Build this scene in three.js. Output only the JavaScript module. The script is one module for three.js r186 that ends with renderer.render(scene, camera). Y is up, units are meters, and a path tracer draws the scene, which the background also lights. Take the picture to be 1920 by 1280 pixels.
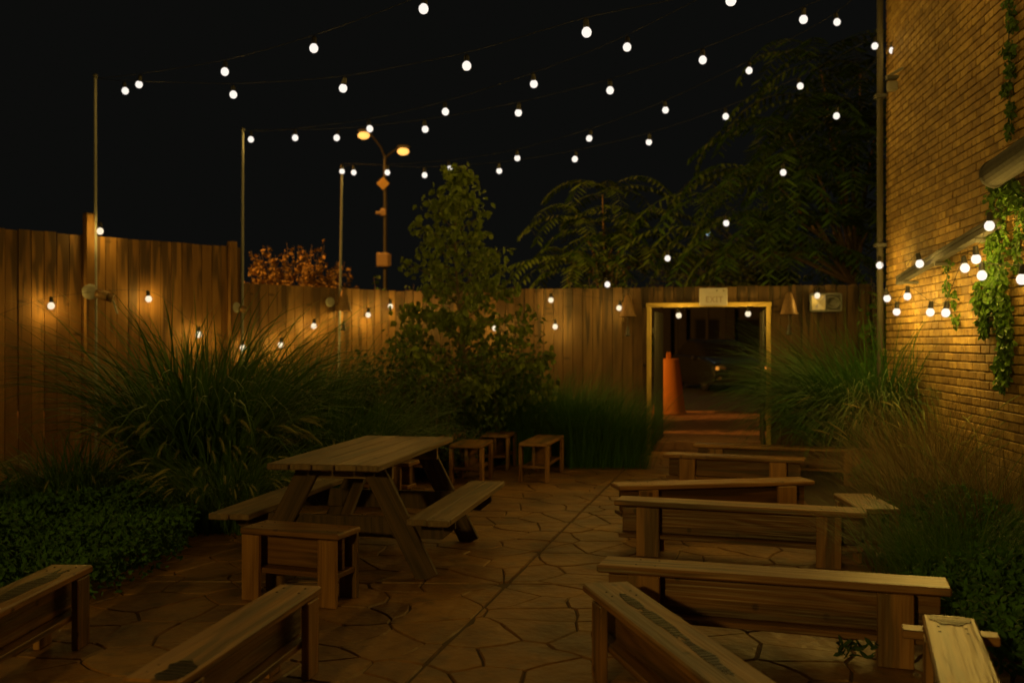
import * as THREE from 'three';
import { mergeGeometries } from 'three/addons/utils/BufferGeometryUtils.js';

// ---------------------------------------------------------------- camera, sky, exposure
const W = 1024, H = 682, F = 1900, EYE = 1.5;
const scene = new THREE.Scene();
const camera = new THREE.PerspectiveCamera(2 * Math.atan(640 / F) * 180 / Math.PI, W / H, 0.05, 400);
camera.position.set(0, EYE, 0);
camera.lookAt(0, EYE, -10);
camera.focus = 6; camera.userData.fStop = 1.9;
const renderer = new THREE.WebGLRenderer({ antialias: true });
renderer.setSize(W, H);
renderer.toneMapping = THREE.LinearToneMapping;
renderer.toneMappingExposure = 1;
renderer.shadowMap.enabled = true;
{ // an even, nearly black night sky, a little lifted by the town's glow
  const w = 32, h = 16, d = new Float32Array(w * h * 4);
  for (let j = 0; j < h; j++) for (let i = 0; i < w; i++) {
    const k = (j * w + i) * 4;
    d[k] = 0.0036; d[k + 1] = 0.0037; d[k + 2] = 0.0033; d[k + 3] = 1;
  }
  const sky = new THREE.DataTexture(d, w, h, THREE.RGBAFormat, THREE.FloatType);
  sky.mapping = THREE.EquirectangularReflectionMapping; sky.magFilter = THREE.LinearFilter; sky.needsUpdate = true;
  scene.background = sky; scene.environment = sky; scene.environmentIntensity = 1;
}
const BULB = { warm: new THREE.Color(1, 0.61, 0.1), over: 0.23, fence: 0.55, wall: 0.8, yard: 56 };   // candela of each bulb; yard is the added fill lamp
const SODIUM = { color: new THREE.Color(1, 0.4, 0.05), near: 800, far: 30 };

// ---------------------------------------------------------------- helpers
let seed = 7;
function rnd() { seed = (seed * 1664525 + 1013904223) >>> 0; return seed / 4294967296; }
const rr = (a, b) => a + (b - a) * rnd();
const pick = a => a[Math.floor(rnd() * a.length)];
const V = (x, y, z) => new THREE.Vector3(x, y, z);
const at = (x, y, Z) => V((x - 960) / F * Z, EYE - (y - 640) / F * Z, -Z);      // photo pixel and depth to a point
const names = {};
function numbered(n) { const k = names[n] = (names[n] ?? -1) + 1; return k ? `${n}_${String(k).padStart(3, '0')}` : n; }
function tag(o, label, category, group) {
  o.userData.label = label; o.userData.category = category; if (group) o.userData.group = group; return o;
}
function thing(name, label, category, [x, y, z] = [0, 0, 0], turn = 0, group) {
  const o = new THREE.Group(); o.name = numbered(name); scene.add(o); o.position.set(x, y, z); o.rotation.y = turn;
  return tag(o, label, category, group);
}
function mesh(name, geo, mat, parent) {
  const m = new THREE.Mesh(geo, mat); m.castShadow = m.receiveShadow = true;
  const top = !parent; m.name = top ? numbered(name) : name; (parent || scene).add(m); return m;
}
function struct(name, geo, mat) { const m = mesh(name, geo, mat); m.userData.kind = 'structure'; return m; }
const stuff = m => { m.userData.kind = 'stuff'; return m; };

class Soup {                                             // a bag of triangles with uv and colour
  constructor() { this.p = []; this.u = []; this.c = []; }
  tri(a, b, c, ua = [0, 0], ub = [1, 0], uc = [0, 1], col = [1, 1, 1]) {
    this.p.push(a.x, a.y, a.z, b.x, b.y, b.z, c.x, c.y, c.z); this.u.push(...ua, ...ub, ...uc);
    for (let i = 0; i < 3; i++) this.c.push(...col);
  }
  quad(a, b, c, d, u0 = 0, v0 = 0, u1 = 1, v1 = 1, col = [1, 1, 1]) {
    this.tri(a, b, c, [u0, v0], [u1, v0], [u1, v1], col); this.tri(a, c, d, [u0, v0], [u1, v1], [u0, v1], col);
  }
  limb(a, b, ra, rb, sides = 6, col = [1, 1, 1]) {       // a tapered round bar
    const d = b.clone().sub(a), len = d.length(); if (len < 1e-6) return; d.divideScalar(len);
    const s = Math.abs(d.y) < 0.9 ? V(0, 1, 0) : V(1, 0, 0), e = d.clone().cross(s).normalize(), f = d.clone().cross(e);
    for (let i = 0; i < sides; i++) {
      const t0 = i / sides * 6.2832, t1 = (i + 1) / sides * 6.2832;
      const q = (o, t, r) => o.clone().addScaledVector(e, Math.cos(t) * r).addScaledVector(f, Math.sin(t) * r);
      this.quad(q(a, t1, ra), q(a, t0, ra), q(b, t0, rb), q(b, t1, rb), i / sides, 0, (i + 1) / sides, len, col);
    }
  }
  path(pts, r0, r1, sides = 5, col = [1, 1, 1]) {
    for (let i = 0; i + 1 < pts.length; i++) {
      const k = (pts.length - 1);
      this.limb(pts[i], pts[i + 1], r0 + (r1 - r0) * i / k, r0 + (r1 - r0) * (i + 1) / k, sides, col);
    }
  }
  geo() {
    const g = new THREE.BufferGeometry();
    g.setAttribute('position', new THREE.Float32BufferAttribute(this.p, 3));
    g.setAttribute('uv', new THREE.Float32BufferAttribute(this.u, 2));
    g.setAttribute('color', new THREE.Float32BufferAttribute(this.c, 3));
    g.computeVertexNormals(); return g;
  }
}
// a board or block with chamfered edges, uv in metres, v along the grain (the longest side)
function board(lx, ly, lz, c = 0.004, grain, uo = rr(0, 5), vo = rr(0, 5)) {
  const L = [lx, ly, lz], h = L.map(v => v / 2), s = new Soup();
  const g = grain ?? L.indexOf(Math.max(...L));
  const uvOf = (p, n) => {
    const a = [p.x, p.y, p.z], o = [0, 1, 2].filter(i => i !== g);
    let across = Math.abs(n.getComponent(o[0])) > Math.abs(n.getComponent(o[1])) ? a[o[1]] : a[o[0]];
    if (Math.abs(n.getComponent(g)) > 0.8) return [a[o[0]] + uo, a[o[1]] * 0.3 + vo];
    return [across + uo, a[g] + vo];
  };
  const P = (sx, sy, sz, k) => { const q = [sx * h[0], sy * h[1], sz * h[2]]; for (let i = 0; i < 3; i++) if (i !== k) q[i] -= Math.sign(q[i]) * c; return V(...q); };
  const face = pts => {
    const n = pts[1].clone().sub(pts[0]).cross(pts[2].clone().sub(pts[0])).normalize();
    const mid = pts.reduce((m, q) => m.add(q), V(0, 0, 0));
    if (n.dot(mid) < 0) { pts.reverse(); n.negate(); }
    for (let i = 1; i + 1 < pts.length; i++) s.tri(pts[0], pts[i], pts[i + 1], uvOf(pts[0], n), uvOf(pts[i], n), uvOf(pts[i + 1], n));
  };
  const S = [-1, 1];
  for (let k = 0; k < 3; k++) for (const a of S) {
    const mk = (b, d) => { const v = [0, 0, 0]; v[k] = a; v[(k + 1) % 3] = b; v[(k + 2) % 3] = d; return P(...v, k); };
    face([mk(-1, -1), mk(1, -1), mk(1, 1), mk(-1, 1)]);
  }
  for (let k = 0; k < 3; k++) for (const a of S) for (const b of S) {           // edges
    const i = (k + 1) % 3, j = (k + 2) % 3, q = (t, f) => { const v = [0, 0, 0]; v[k] = t; v[i] = a; v[j] = b; return P(...v, f); };
    face([q(-1, i), q(1, i), q(1, j), q(-1, j)]);
  }
  for (const a of S) for (const b of S) for (const d of S) face([P(a, b, d, 0), P(a, b, d, 1), P(a, b, d, 2)]);
  return s.geo();
}
function put(g, x, y, z, ry = 0, rx = 0, rz = 0) {
  return g.applyMatrix4(new THREE.Matrix4().compose(V(x, y, z), new THREE.Quaternion().setFromEuler(new THREE.Euler(rx, ry, rz, 'YXZ')), V(1, 1, 1)));
}
// noise
const hash = (x, y, s) => { let n = (x * 374761393 + y * 668265263 + s * 974711) | 0; n = Math.imul(n ^ (n >>> 13), 1274126177); return ((n ^ (n >>> 16)) >>> 0) / 4294967296; };
function vn(x, y, px, py, s = 0) {
  const xi = Math.floor(x), yi = Math.floor(y), fx = x - xi, fy = y - yi, m = (a, b) => ((a % b) + b) % b;
  const u = fx * fx * (3 - 2 * fx), v = fy * fy * (3 - 2 * fy), x0 = m(xi, px), x1 = m(xi + 1, px), y0 = m(yi, py), y1 = m(yi + 1, py);
  return (hash(x0, y0, s) * (1 - u) + hash(x1, y0, s) * u) * (1 - v) + (hash(x0, y1, s) * (1 - u) + hash(x1, y1, s) * u) * v;
}
function fbm(u, v, fx, fy, o = 4, s = 0) { let a = 0.5, t = 0, w = 0; for (let i = 0; i < o; i++) { t += a * vn(u * fx, v * fy, fx, fy, s + i); w += a; a *= 0.5; fx *= 2; fy *= 2; } return t / w; }
const toS = v => Math.max(0, Math.min(255, Math.round(255 * (v <= 0.0031308 ? 12.92 * v : 1.055 * Math.pow(v, 1 / 2.4) - 0.055))));
function tex(w, h, su, sv, fn, srgb = true) {            // a texture su x sv metres large
  const d = new Uint8Array(w * h * 4);
  for (let j = 0; j < h; j++) for (let i = 0; i < w; i++) {
    const c = fn((i + 0.5) / w, (j + 0.5) / h), k = (j * w + i) * 4;
    for (let q = 0; q < 3; q++) d[k + q] = srgb ? toS(c[q]) : Math.max(0, Math.min(255, c[q] * 255)); d[k + 3] = 255;
  }
  const t = new THREE.DataTexture(d, w, h); t.wrapS = t.wrapT = THREE.RepeatWrapping; t.magFilter = THREE.LinearFilter;
  t.minFilter = THREE.LinearMipmapLinearFilter; t.generateMipmaps = true; if (srgb) t.colorSpace = THREE.SRGBColorSpace;
  t.repeat.set(1 / su, 1 / sv); t.needsUpdate = true; return t;
}
const mix = (a, b, t) => a.map((x, i) => x + (b[i] - x) * t);
const clamp = (x, a = 0, b = 1) => Math.max(a, Math.min(b, x));
const sstep = (a, b, x) => { const t = clamp((x - a) / (b - a)); return t * t * (3 - 2 * t); };

// ---------------------------------------------------------------- materials
function grain(u, v, s) {
  const warp = fbm(u, v, 3, 4, 3, s) * 0.22;
  const ring = Math.sin((u * 9 + warp * 12 + fbm(u, v, 8, 2, 2, s + 9) * 2) * 6.2832);
  const fine = fbm(u, v, 96, 6, 3, s + 20);
  return clamp(0.5 + 0.22 * ring + (fine - 0.5) * 0.9);
}
function knots(u, v, n, s) {
  let k = 0;
  for (let i = 0; i < n; i++) {
    let du = Math.abs(u - hash(i, 3, s)), dv = Math.abs(v - hash(i, 5, s)); du = Math.min(du, 1 - du); dv = Math.min(dv, 1 - dv);
    k = Math.max(k, 1 - sstep(0.012, 0.03, Math.hypot(du, dv * 3.2)));
  }
  return k;
}
function woodSet(dark, light, kn, s, opts = {}) {
  const map = tex(256, 1024, 0.8, 2.4, (u, v) => {
    const g = grain(u, v, s), k = knots(u, v, kn, s), blot = fbm(u, v, 5, 6, 3, s + 40);
    let c = mix(dark, light, clamp(g * 0.75 + blot * 0.5 - 0.1));
    if (opts.stain) { const st = sstep(0.52, 0.72, fbm(u, v, 14, 3, 4, s + 60)); c = mix(c, opts.stain, st * 0.8); }
    return mix(c, [dark[0] * 0.35, dark[1] * 0.3, dark[2] * 0.3], k * 0.85);
  });
  const bump = tex(256, 1024, 0.8, 2.4, (u, v) => { const g = grain(u, v, s); return [g, g, g]; }, false);
  const out = [];
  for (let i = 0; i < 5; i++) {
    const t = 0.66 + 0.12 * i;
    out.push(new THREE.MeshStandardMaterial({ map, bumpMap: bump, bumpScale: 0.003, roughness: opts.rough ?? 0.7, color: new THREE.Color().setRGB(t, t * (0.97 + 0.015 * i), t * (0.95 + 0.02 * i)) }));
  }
  return out;
}
const benchWood = woodSet([0.14, 0.062, 0.016], [0.33, 0.162, 0.048], 9, 3, { rough: 0.45, stain: [0.065, 0.038, 0.014] });
const tableWood = woodSet([0.10, 0.058, 0.028], [0.235, 0.15, 0.078], 6, 11, { rough: 0.6, stain: [0.10, 0.075, 0.05] });
// fence boards: v is the height, so rain streaks hang from the board tops
function fenceSet(dark, light, stain, amount, s, top) {
  const map = tex(512, 1024, 2.4, 2.8, (u, v) => {
    const y = v * 2.8, g = grain(u, v, s), blot = fbm(u, v, 6, 3, 3, s + 40);
    let c = mix(dark, light, clamp(g * 0.55 + blot * 0.7 - 0.12));
    const col = fbm(u, v, 40, 1, 2, s + 61), edge = fbm(u, v, 60, 5, 3, s + 63);
    const reach = 0.15 + 1.5 * col * col;                                       // how far this streak runs down
    const st = sstep(0, 0.25, reach - (top - y) + (edge - 0.5) * 0.7) * sstep(0.36, 0.56, fbm(u, v, 30, 4, 3, s + 66));
    c = mix(c, stain, clamp(st * amount));
    return mix(c, mix(dark, [0, 0, 0], 0.6), knots(u, v, 16, s) * 0.7);
  });
  const bump = tex(512, 1024, 2.4, 2.8, (u, v) => { const g = grain(u, v, s); return [g, g, g]; }, false);
  return [0.72, 0.86, 1, 1.14].map((t, i) => new THREE.MeshStandardMaterial({ map, bumpMap: bump, bumpScale: 0.002, roughness: 0.85, color: new THREE.Color().setRGB(t, t * (0.96 + 0.02 * i), t * (0.92 + 0.03 * i)) }));
}
const leftFenceWood = fenceSet([0.13, 0.06, 0.014], [0.29, 0.145, 0.036], [0.05, 0.025, 0.009], 0.8, 101, 2.55);
const lowFenceWood = fenceSet([0.12, 0.058, 0.016], [0.27, 0.14, 0.04], [0.05, 0.026, 0.01], 0.75, 131, 2.2);
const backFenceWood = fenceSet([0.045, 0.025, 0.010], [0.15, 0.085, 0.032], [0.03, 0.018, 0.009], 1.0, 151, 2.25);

const stoneTex = tex(1024, 1024, 2.2, 2.2, (u, v) => {
  const a = fbm(u, v, 6, 6, 5, 200), b = fbm(u, v, 60, 60, 3, 210), d = sstep(0.55, 0.75, fbm(u, v, 12, 12, 4, 220));
  return mix(mix([0.115, 0.054, 0.012], [0.29, 0.147, 0.036], clamp(a * 1.5 - 0.3 + (b - 0.5) * 0.5)), [0.10, 0.056, 0.024], d * 0.65);
});
const stoneBump = tex(1024, 1024, 2.2, 2.2, (u, v) => { const b = fbm(u, v, 14, 14, 6, 230); return [b, b, b]; }, false);
const stoneMats = [0.84, 0.93, 1.0, 1.06].map((t, i) => new THREE.MeshStandardMaterial({ map: stoneTex, bumpMap: stoneBump, bumpScale: 0.03, roughness: 0.55, color: new THREE.Color().setRGB(t, t * (0.95 + i * 0.02), t * (0.9 + i * 0.03)) }));
const jointMat = new THREE.MeshStandardMaterial({ color: new THREE.Color().setRGB(0.06, 0.033, 0.012), roughness: 0.95 });
const soilTex = tex(512, 512, 1.5, 1.5, (u, v) => mix([0.03, 0.02, 0.012], [0.10, 0.07, 0.04], fbm(u, v, 16, 16, 5, 300)));
const soilMat = new THREE.MeshStandardMaterial({ map: soilTex, roughness: 1 });

const brickTex = tex(512, 512, 0.9, 0.9, (u, v) => {
  const a = fbm(u, v, 8, 8, 5, 400), b = fbm(u, v, 50, 50, 2, 410), chip = sstep(0.62, 0.72, fbm(u, v, 20, 20, 4, 420));
  return mix(mix([0.23, 0.135, 0.034], [0.43, 0.275, 0.078], clamp(a * 1.4 - 0.2 + (b - 0.5) * 0.4)), [0.13, 0.065, 0.022], chip * 0.7);
});
const brickBump = tex(512, 512, 0.9, 0.9, (u, v) => { const b = fbm(u, v, 20, 20, 5, 430); return [b, b, b]; }, false);
const brickMats = [0.72, 0.85, 0.95, 1.05, 1.15].map((t, i) => new THREE.MeshStandardMaterial({ map: brickTex, bumpMap: brickBump, bumpScale: 0.006, roughness: 0.75, color: new THREE.Color().setRGB(t, t * (0.94 + i * 0.02), t * (0.88 + i * 0.03)) }));
const mortarMat = new THREE.MeshStandardMaterial({ map: tex(256, 256, 0.6, 0.6, (u, v) => mix([0.08, 0.05, 0.018], [0.18, 0.115, 0.04], fbm(u, v, 20, 20, 4, 440))), roughness: 0.95 });

const leafMat = (r, g, b, rough = 0.55, tr = 0.25) => new THREE.MeshPhysicalMaterial({ color: new THREE.Color().setRGB(r, g, b), roughness: rough, side: THREE.DoubleSide, vertexColors: true, transmission: tr, thickness: 0, ior: 1.3 });
const M = {
  grass: leafMat(0.078, 0.175, 0.022, 0.65, 0.45), fine: leafMat(0.046, 0.135, 0.02, 0.8), dry: leafMat(0.13, 0.10, 0.034, 0.85), seed: leafMat(0.26, 0.26, 0.10, 0.9, 0.1),
  tree: leafMat(0.15, 0.215, 0.02, 0.6, 0.4), shrub: leafMat(0.07, 0.125, 0.018, 0.75), cover: leafMat(0.055, 0.15, 0.024, 0.85), frond: leafMat(0.055, 0.125, 0.012, 0.6, 0.4), ivy: leafMat(0.075, 0.16, 0.015, 0.5),
  dark: leafMat(0.04, 0.085, 0.02, 0.8), rust: leafMat(0.24, 0.15, 0.05, 0.7),
  bark: new THREE.MeshStandardMaterial({ map: tex(128, 256, 0.3, 0.6, (u, v) => mix([0.06, 0.04, 0.025], [0.2, 0.15, 0.1], fbm(u, v, 12, 6, 4, 500))), roughness: 0.9 }),
  black: new THREE.MeshStandardMaterial({ color: new THREE.Color().setRGB(0.02, 0.02, 0.02), roughness: 0.5 }),
  wire: new THREE.MeshStandardMaterial({ color: new THREE.Color().setRGB(0.005, 0.005, 0.005), roughness: 0.8 }),
  galv: new THREE.MeshStandardMaterial({ map: tex(256, 256, 0.4, 0.4, (u, v) => mix([0.06, 0.06, 0.06], [0.13, 0.13, 0.125], fbm(u, v, 20, 10, 4, 520))), roughness: 0.6, metalness: 0.3 }),
  paleMetal: new THREE.MeshStandardMaterial({ color: new THREE.Color().setRGB(0.24, 0.225, 0.19), roughness: 0.5 }),
  greyPaint: new THREE.MeshStandardMaterial({ map: tex(256, 256, 0.8, 0.8, (u, v) => mix([0.02, 0.019, 0.018], [0.055, 0.051, 0.046], fbm(u, v, 10, 30, 4, 530))), roughness: 0.85 }),
  copper: new THREE.MeshStandardMaterial({ map: tex(128, 128, 0.2, 0.2, (u, v) => mix([0.09, 0.05, 0.02], [0.22, 0.12, 0.045], fbm(u, v, 8, 8, 4, 540))), roughness: 0.5, metalness: 0.3 }),
  trim: new THREE.MeshStandardMaterial({ map: tex(128, 512, 0.3, 1.2, (u, v) => mix([0.38, 0.26, 0.06], [0.60, 0.44, 0.12], clamp(fbm(u, v, 8, 6, 5, 550) * 1.3 - 0.1))), roughness: 0.6 }),
  whiteSign: new THREE.MeshStandardMaterial({ color: new THREE.Color().setRGB(0.5, 0.47, 0.48), roughness: 0.35 }),
  darkWood: new THREE.MeshStandardMaterial({ map: tex(128, 512, 0.4, 1.6, (u, v) => mix([0.03, 0.028, 0.022], [0.09, 0.08, 0.06], grain(u, v, 560))), roughness: 0.8 }),
  tableDark: new THREE.MeshStandardMaterial({ map: tex(256, 1024, 0.8, 2.4, (u, v) => mix([0.03, 0.017, 0.008], [0.10, 0.055, 0.022], grain(u, v, 590))), roughness: 0.7 }),
  poleMetal: new THREE.MeshStandardMaterial({ map: tex(64, 512, 0.2, 1.6, (u, v) => mix([0.15, 0.15, 0.15], [0.28, 0.28, 0.27], fbm(u, v, 6, 24, 4, 580))), roughness: 0.55 }),
  wet: new THREE.MeshPhysicalMaterial({ color: new THREE.Color().setRGB(0.016, 0.009, 0.004), roughness: 0.3, specularIntensity: 0.45, bumpMap: tex(128, 512, 0.3, 1, (u, v) => { const g = grain(u, v, 570); return [g, g, g]; }, false), bumpScale: 0.006 }),
};
const bulbMat = new THREE.MeshStandardMaterial({ color: new THREE.Color().setRGB(0.2, 0.2, 0.2), roughness: 0.25, emissive: new THREE.Color().setRGB(1, 0.93, 0.86), emissiveIntensity: 1.0 });
const fenceBulbMat = bulbMat.clone(); fenceBulbMat.emissive = new THREE.Color().setRGB(1, 0.85, 0.6);

// ---------------------------------------------------------------- vertical planes of the yard: point, direction, side that faces the yard
const plane = (x, z, dx, dz, nx, nz) => { const l = Math.hypot(dx, dz); return { x, z, dx: dx / l, dz: dz / l, nx: nx / l, nz: nz / l }; };   // here z is the depth, away from the camera
const LEFT = plane(-3.464, 12.91, 0.868, 1, 1, -0.868), BACK = plane(-1.73, 14.9, 1, -0.283, -0.283, -1), WALL = plane(2.9, 0, 0.121, 1, -1, 0.121);
function onPlane(P, px, py, off = 0) {
  const k = (px - 960) / F, ox = P.x + P.nx * off, oz = P.z + P.nz * off, t = (k * oz - ox) / (P.dx - k * P.dz), Z = oz + P.dz * t;
  return at(px, py, Z);
}
const along = (P, px) => { const k = (px - 960) / F; return (k * P.z - P.x) / (P.dx - k * P.dz); };     // distance along the plane of a pixel column
const pt = (P, t, y, off = 0) => V(P.x + P.dx * t + P.nx * off, y, -(P.z + P.dz * t + P.nz * off));
const facing = P => Math.atan2(P.nx, -P.nz);                                    // a turn that points +z at the yard

// ---------------------------------------------------------------- ground, street, patio
struct('ground', new THREE.PlaneGeometry(400, 400, 1, 1).rotateX(-Math.PI / 2).translate(0, -0.035, -100), soilMat);
{
  const asphalt = new THREE.MeshStandardMaterial({ map: tex(512, 512, 2, 2, (u, v) => { const a = fbm(u, v, 80, 80, 2, 600), b = fbm(u, v, 6, 6, 4, 601); return mix([0.025, 0.024, 0.023], [0.075, 0.07, 0.065], a * 0.5 + b * 0.5); }), roughness: 0.75 });
  const g = new THREE.PlaneGeometry(60, 20).rotateX(-Math.PI / 2); g.translate(6, -0.03, -30); struct('road', g, asphalt);
  const pave = new THREE.MeshStandardMaterial({ map: tex(512, 512, 1.2, 1.2, (u, v) => mix([0.24, 0.115, 0.06], [0.42, 0.22, 0.12], fbm(u, v, 16, 16, 5, 610))), roughness: 0.8 });
  const pm = new THREE.Group(); pm.name = 'pavement'; pm.userData.kind = 'structure'; scene.add(pm);
  for (let i = -3; i < 9; i++) for (let j = 0; j < 4; j++) mesh('paving_slab', put(board(1.495, 0.12, 1.415, 0.004, 0), i * 1.5, 0.05, -14.75 - j * 1.42), pave, pm);
  mesh('kerb', put(board(40, 0.15, 0.16, 0.02), 4, 0.035, -20.25), pave, pm);
}
const patio = new THREE.Group(); patio.name = 'patio'; patio.userData.kind = 'structure'; scene.add(patio);
{
  const X0 = -2.75, X1 = 2.75, Z0 = 2.0, Z1 = 13.9;
  mesh('joint_bed', new THREE.BoxGeometry(X1 - X0, 0.1, Z1 - Z0).translate((X0 + X1) / 2, -0.0615, -(Z0 + Z1) / 2), jointMat, patio);
  // irregular stones: a Voronoi pattern cut by two straight control joints
  const S = 0.38, pts = [];
  for (let j = -2; j < (Z1 - Z0) / (S * 0.86) + 2; j++) for (let i = -2; i < (X1 - X0) / S + 2; i++)
    pts.push([X0 + (i + (j & 1) * 0.5 + rr(-0.46, 0.46)) * S, Z0 + (j + rr(-0.46, 0.46)) * S * 0.86]);
  const clip = (poly, nx, nz, d) => {                                           // keep nx*x + nz*z <= d
    const out = [];
    for (let i = 0; i < poly.length; i++) {
      const a = poly[i], b = poly[(i + 1) % poly.length], fa = nx * a[0] + nz * a[1] - d, fb = nx * b[0] + nz * b[1] - d;
      if (fa <= 0) out.push(a);
      if ((fa < 0) !== (fb < 0)) { const t = fa / (fa - fb); out.push([a[0] + (b[0] - a[0]) * t, a[1] + (b[1] - a[1]) * t]); }
    }
    return out;
  };
  const jn = [1, -0.24], jl = Math.hypot(...jn), jd = (-0.30 - 0.24 * 5.14) / jl, kn = [0.03, 1], kl = Math.hypot(...kn), kd = (0.03 * 0 + 6.28) / kl;
  const cells = [];
  pts.forEach((p, q) => {
    let poly = [[p[0] - 1, p[1] - 1], [p[0] + 1, p[1] - 1], [p[0] + 1, p[1] + 1], [p[0] - 1, p[1] + 1]];
    pts.forEach((o, r) => {
      if (r === q) return; const dx = o[0] - p[0], dz = o[1] - p[1], l = Math.hypot(dx, dz); if (l > 1.6) return;
      poly = clip(poly, dx / l, dz / l, ((o[0] ** 2 + o[1] ** 2 - p[0] ** 2 - p[1] ** 2) / 2) / l - 0.003);
    });
    for (const [nx, nz, d] of [[1, 0, X1], [-1, 0, -X0], [0, 1, Z1], [0, -1, -Z0]]) poly = clip(poly, nx, nz, d);
    const warp = (x, z) => [x + 0.085 * (vn(x * 5 + 40, z * 5 + 40, 9999, 9999, 71) - 0.5), z + 0.085 * (vn(x * 5 + 90, z * 5 + 40, 9999, 9999, 72) - 0.5)];
    { const c2 = []; for (let i = 0; i < poly.length; i++) { const a = poly[i], b = poly[(i + 1) % poly.length], n = Math.max(1, Math.min(4, Math.round(Math.hypot(b[0] - a[0], b[1] - a[1]) / 0.11))); for (let k = 0; k < n; k++) c2.push(warp(a[0] + (b[0] - a[0]) * k / n, a[1] + (b[1] - a[1]) * k / n)); } poly = c2; }
    const split = (list, n, l, d, gap) => list.flatMap(c => [clip(c, n[0] / l, n[1] / l, d - gap), clip(c, -n[0] / l, -n[1] / l, -d - gap)]);
    for (let c of split(split([poly], jn, jl, jd, 0.009), kn, kl, kd, 0.007)) if (c.length > 2) {
      let a = 0; for (let i = 0; i < c.length; i++) { const u = c[i], v = c[(i + 1) % c.length]; a += u[0] * v[1] - v[0] * u[1]; } a = Math.abs(a) / 2;
      if (a > 0.004) {
        const m = [c.reduce((s, v) => s + v[0], 0) / c.length, c.reduce((s, v) => s + v[1], 0) / c.length];
        const seen = Math.abs(m[0]) < 0.52 * m[1] + 0.15 && m[1] > 4;
        cells.push({ c, m, rank: seen ? a / m[1] ** 3 : 0 });
      }
    }
  });
  cells.sort((a, b) => b.rank - a.rank);
  const stone = ({ c, m }) => {
    const s = new Soup(), y = rr(-0.003, 0.001), tx = rr(-0.0025, 0.0025), tz = rr(-0.0025, 0.0025), top = [], low = [];
    const hh = v => y + tx * (v[0] - m[0]) + tz * (v[1] - m[1]);
    for (const v of c) {
      const d = [m[0] - v[0], m[1] - v[1]], l = Math.hypot(...d) || 1, q = k => [v[0] + d[0] / l * k, v[1] + d[1] / l * k];
      const t = q(0.009); top.push(V(t[0], hh(t), -t[1])); low.push(V(v[0], -0.0155, -v[1]));
    }
    const uv = p => [p.x, p.z], tri = (a, b, d) => { const n = b.clone().sub(a).cross(d.clone().sub(a)); n.y < 0 ? s.tri(a, d, b, uv(a), uv(d), uv(b)) : s.tri(a, b, d, uv(a), uv(b), uv(d)); };
    const cen = V(m[0], y, -m[1]);
    for (let i = 0; i < c.length; i++) {
      const j = (i + 1) % c.length; tri(cen, top[i], top[j]); tri(top[i], low[i], low[j]); tri(top[i], low[j], top[j]);
    }
    return s.geo();
  };
  const rest = [];
  cells.forEach((c, i) => { if (i < 300 && c.rank > 0) mesh('stone', stone(c), pick(stoneMats), patio); else rest.push(stone(c)); });
  stuff(mesh('far_stones', mergeGeometries(rest), stoneMats[2], patio));
}

// ---------------------------------------------------------------- fences
const PW = 0.14;
function picket(parent, P, t, y0, y1, mats, w = PW, off = 0) {
  const g = board(w - 0.005, y1 - y0, 0.018, 0.003, 1, rr(0, 2.4), (y0 + y1) / 2);
  const m = mesh('picket', g, pick(mats), parent); m.position.copy(pt(P, t, (y0 + y1) / 2, off + rr(-0.003, 0.003))); m.rotation.y = facing(P) + rr(-0.008, 0.008); m.rotation.z = rr(-0.002, 0.002);
  return m;
}
function fenceRun(name, label, P, t0, t1, top, mats, gap) {
  const f = thing(name, label, 'fence'), n = Math.round((t1 - t0) / PW), step = (t1 - t0) / n;
  for (let i = 0; i < n; i++) {
    const t = t0 + (i + 0.5) * step, y1 = top(t) + rr(-0.008, 0.008);
    picket(f, P, t, gap && t > gap[0] && t < gap[1] ? gap[2] : 0.02, y1, mats, step);
  }
  for (const y of [0.4, 1.2, 2.0]) {
    const segs = gap ? [[t0, gap[0]], [gap[1], t1]] : [[t0, t1]];
    for (const [a, b] of segs) { const m = mesh('rail', board(b - a, 0.09, 0.04, 0.004), mats[1], f); m.position.copy(pt(P, (a + b) / 2, y, -0.035)); m.rotation.y = facing(P); }
  }
  return f;
}
function post(f, P, t, h, mats, off = 0.0) { const m = mesh('post', board(0.095, h, 0.095, 0.006, 1), mats, f); m.position.copy(pt(P, t, h / 2, off)); m.rotation.y = facing(P); return m; }
const tA = along(LEFT, 450), tCorner = along(LEFT, 742);
const tall = fenceRun('wooden_fence', 'taller orange-brown board fence at far left, with two posts topping it', LEFT, along(LEFT, -40) - 0.3, tA, () => 2.695, leftFenceWood);
post(tall, LEFT, along(LEFT, 163), 2.94, leftFenceWood[3], 0.03); post(tall, LEFT, along(LEFT, 432), 2.76, leftFenceWood[1], 0.03);
const low = fenceRun('wooden_fence', 'lower brown board fence between the tall left fence and the back corner', LEFT, tA, tCorner, () => 2.245, lowFenceWood);
const gateL = along(BACK, 1214), gateR = along(BACK, 1446), GT = 1.965;
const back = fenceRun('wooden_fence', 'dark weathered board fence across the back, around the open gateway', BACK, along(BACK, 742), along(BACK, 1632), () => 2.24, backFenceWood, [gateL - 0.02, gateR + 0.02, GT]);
post(back, BACK, gateL - 0.03, 2.0, backFenceWood[1], -0.1); post(back, BACK, gateR + 0.03, 2.0, backFenceWood[1], -0.1); post(back, BACK, along(BACK, 1632) - 0.03, 2.24, backFenceWood[1], -0.1);
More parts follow.
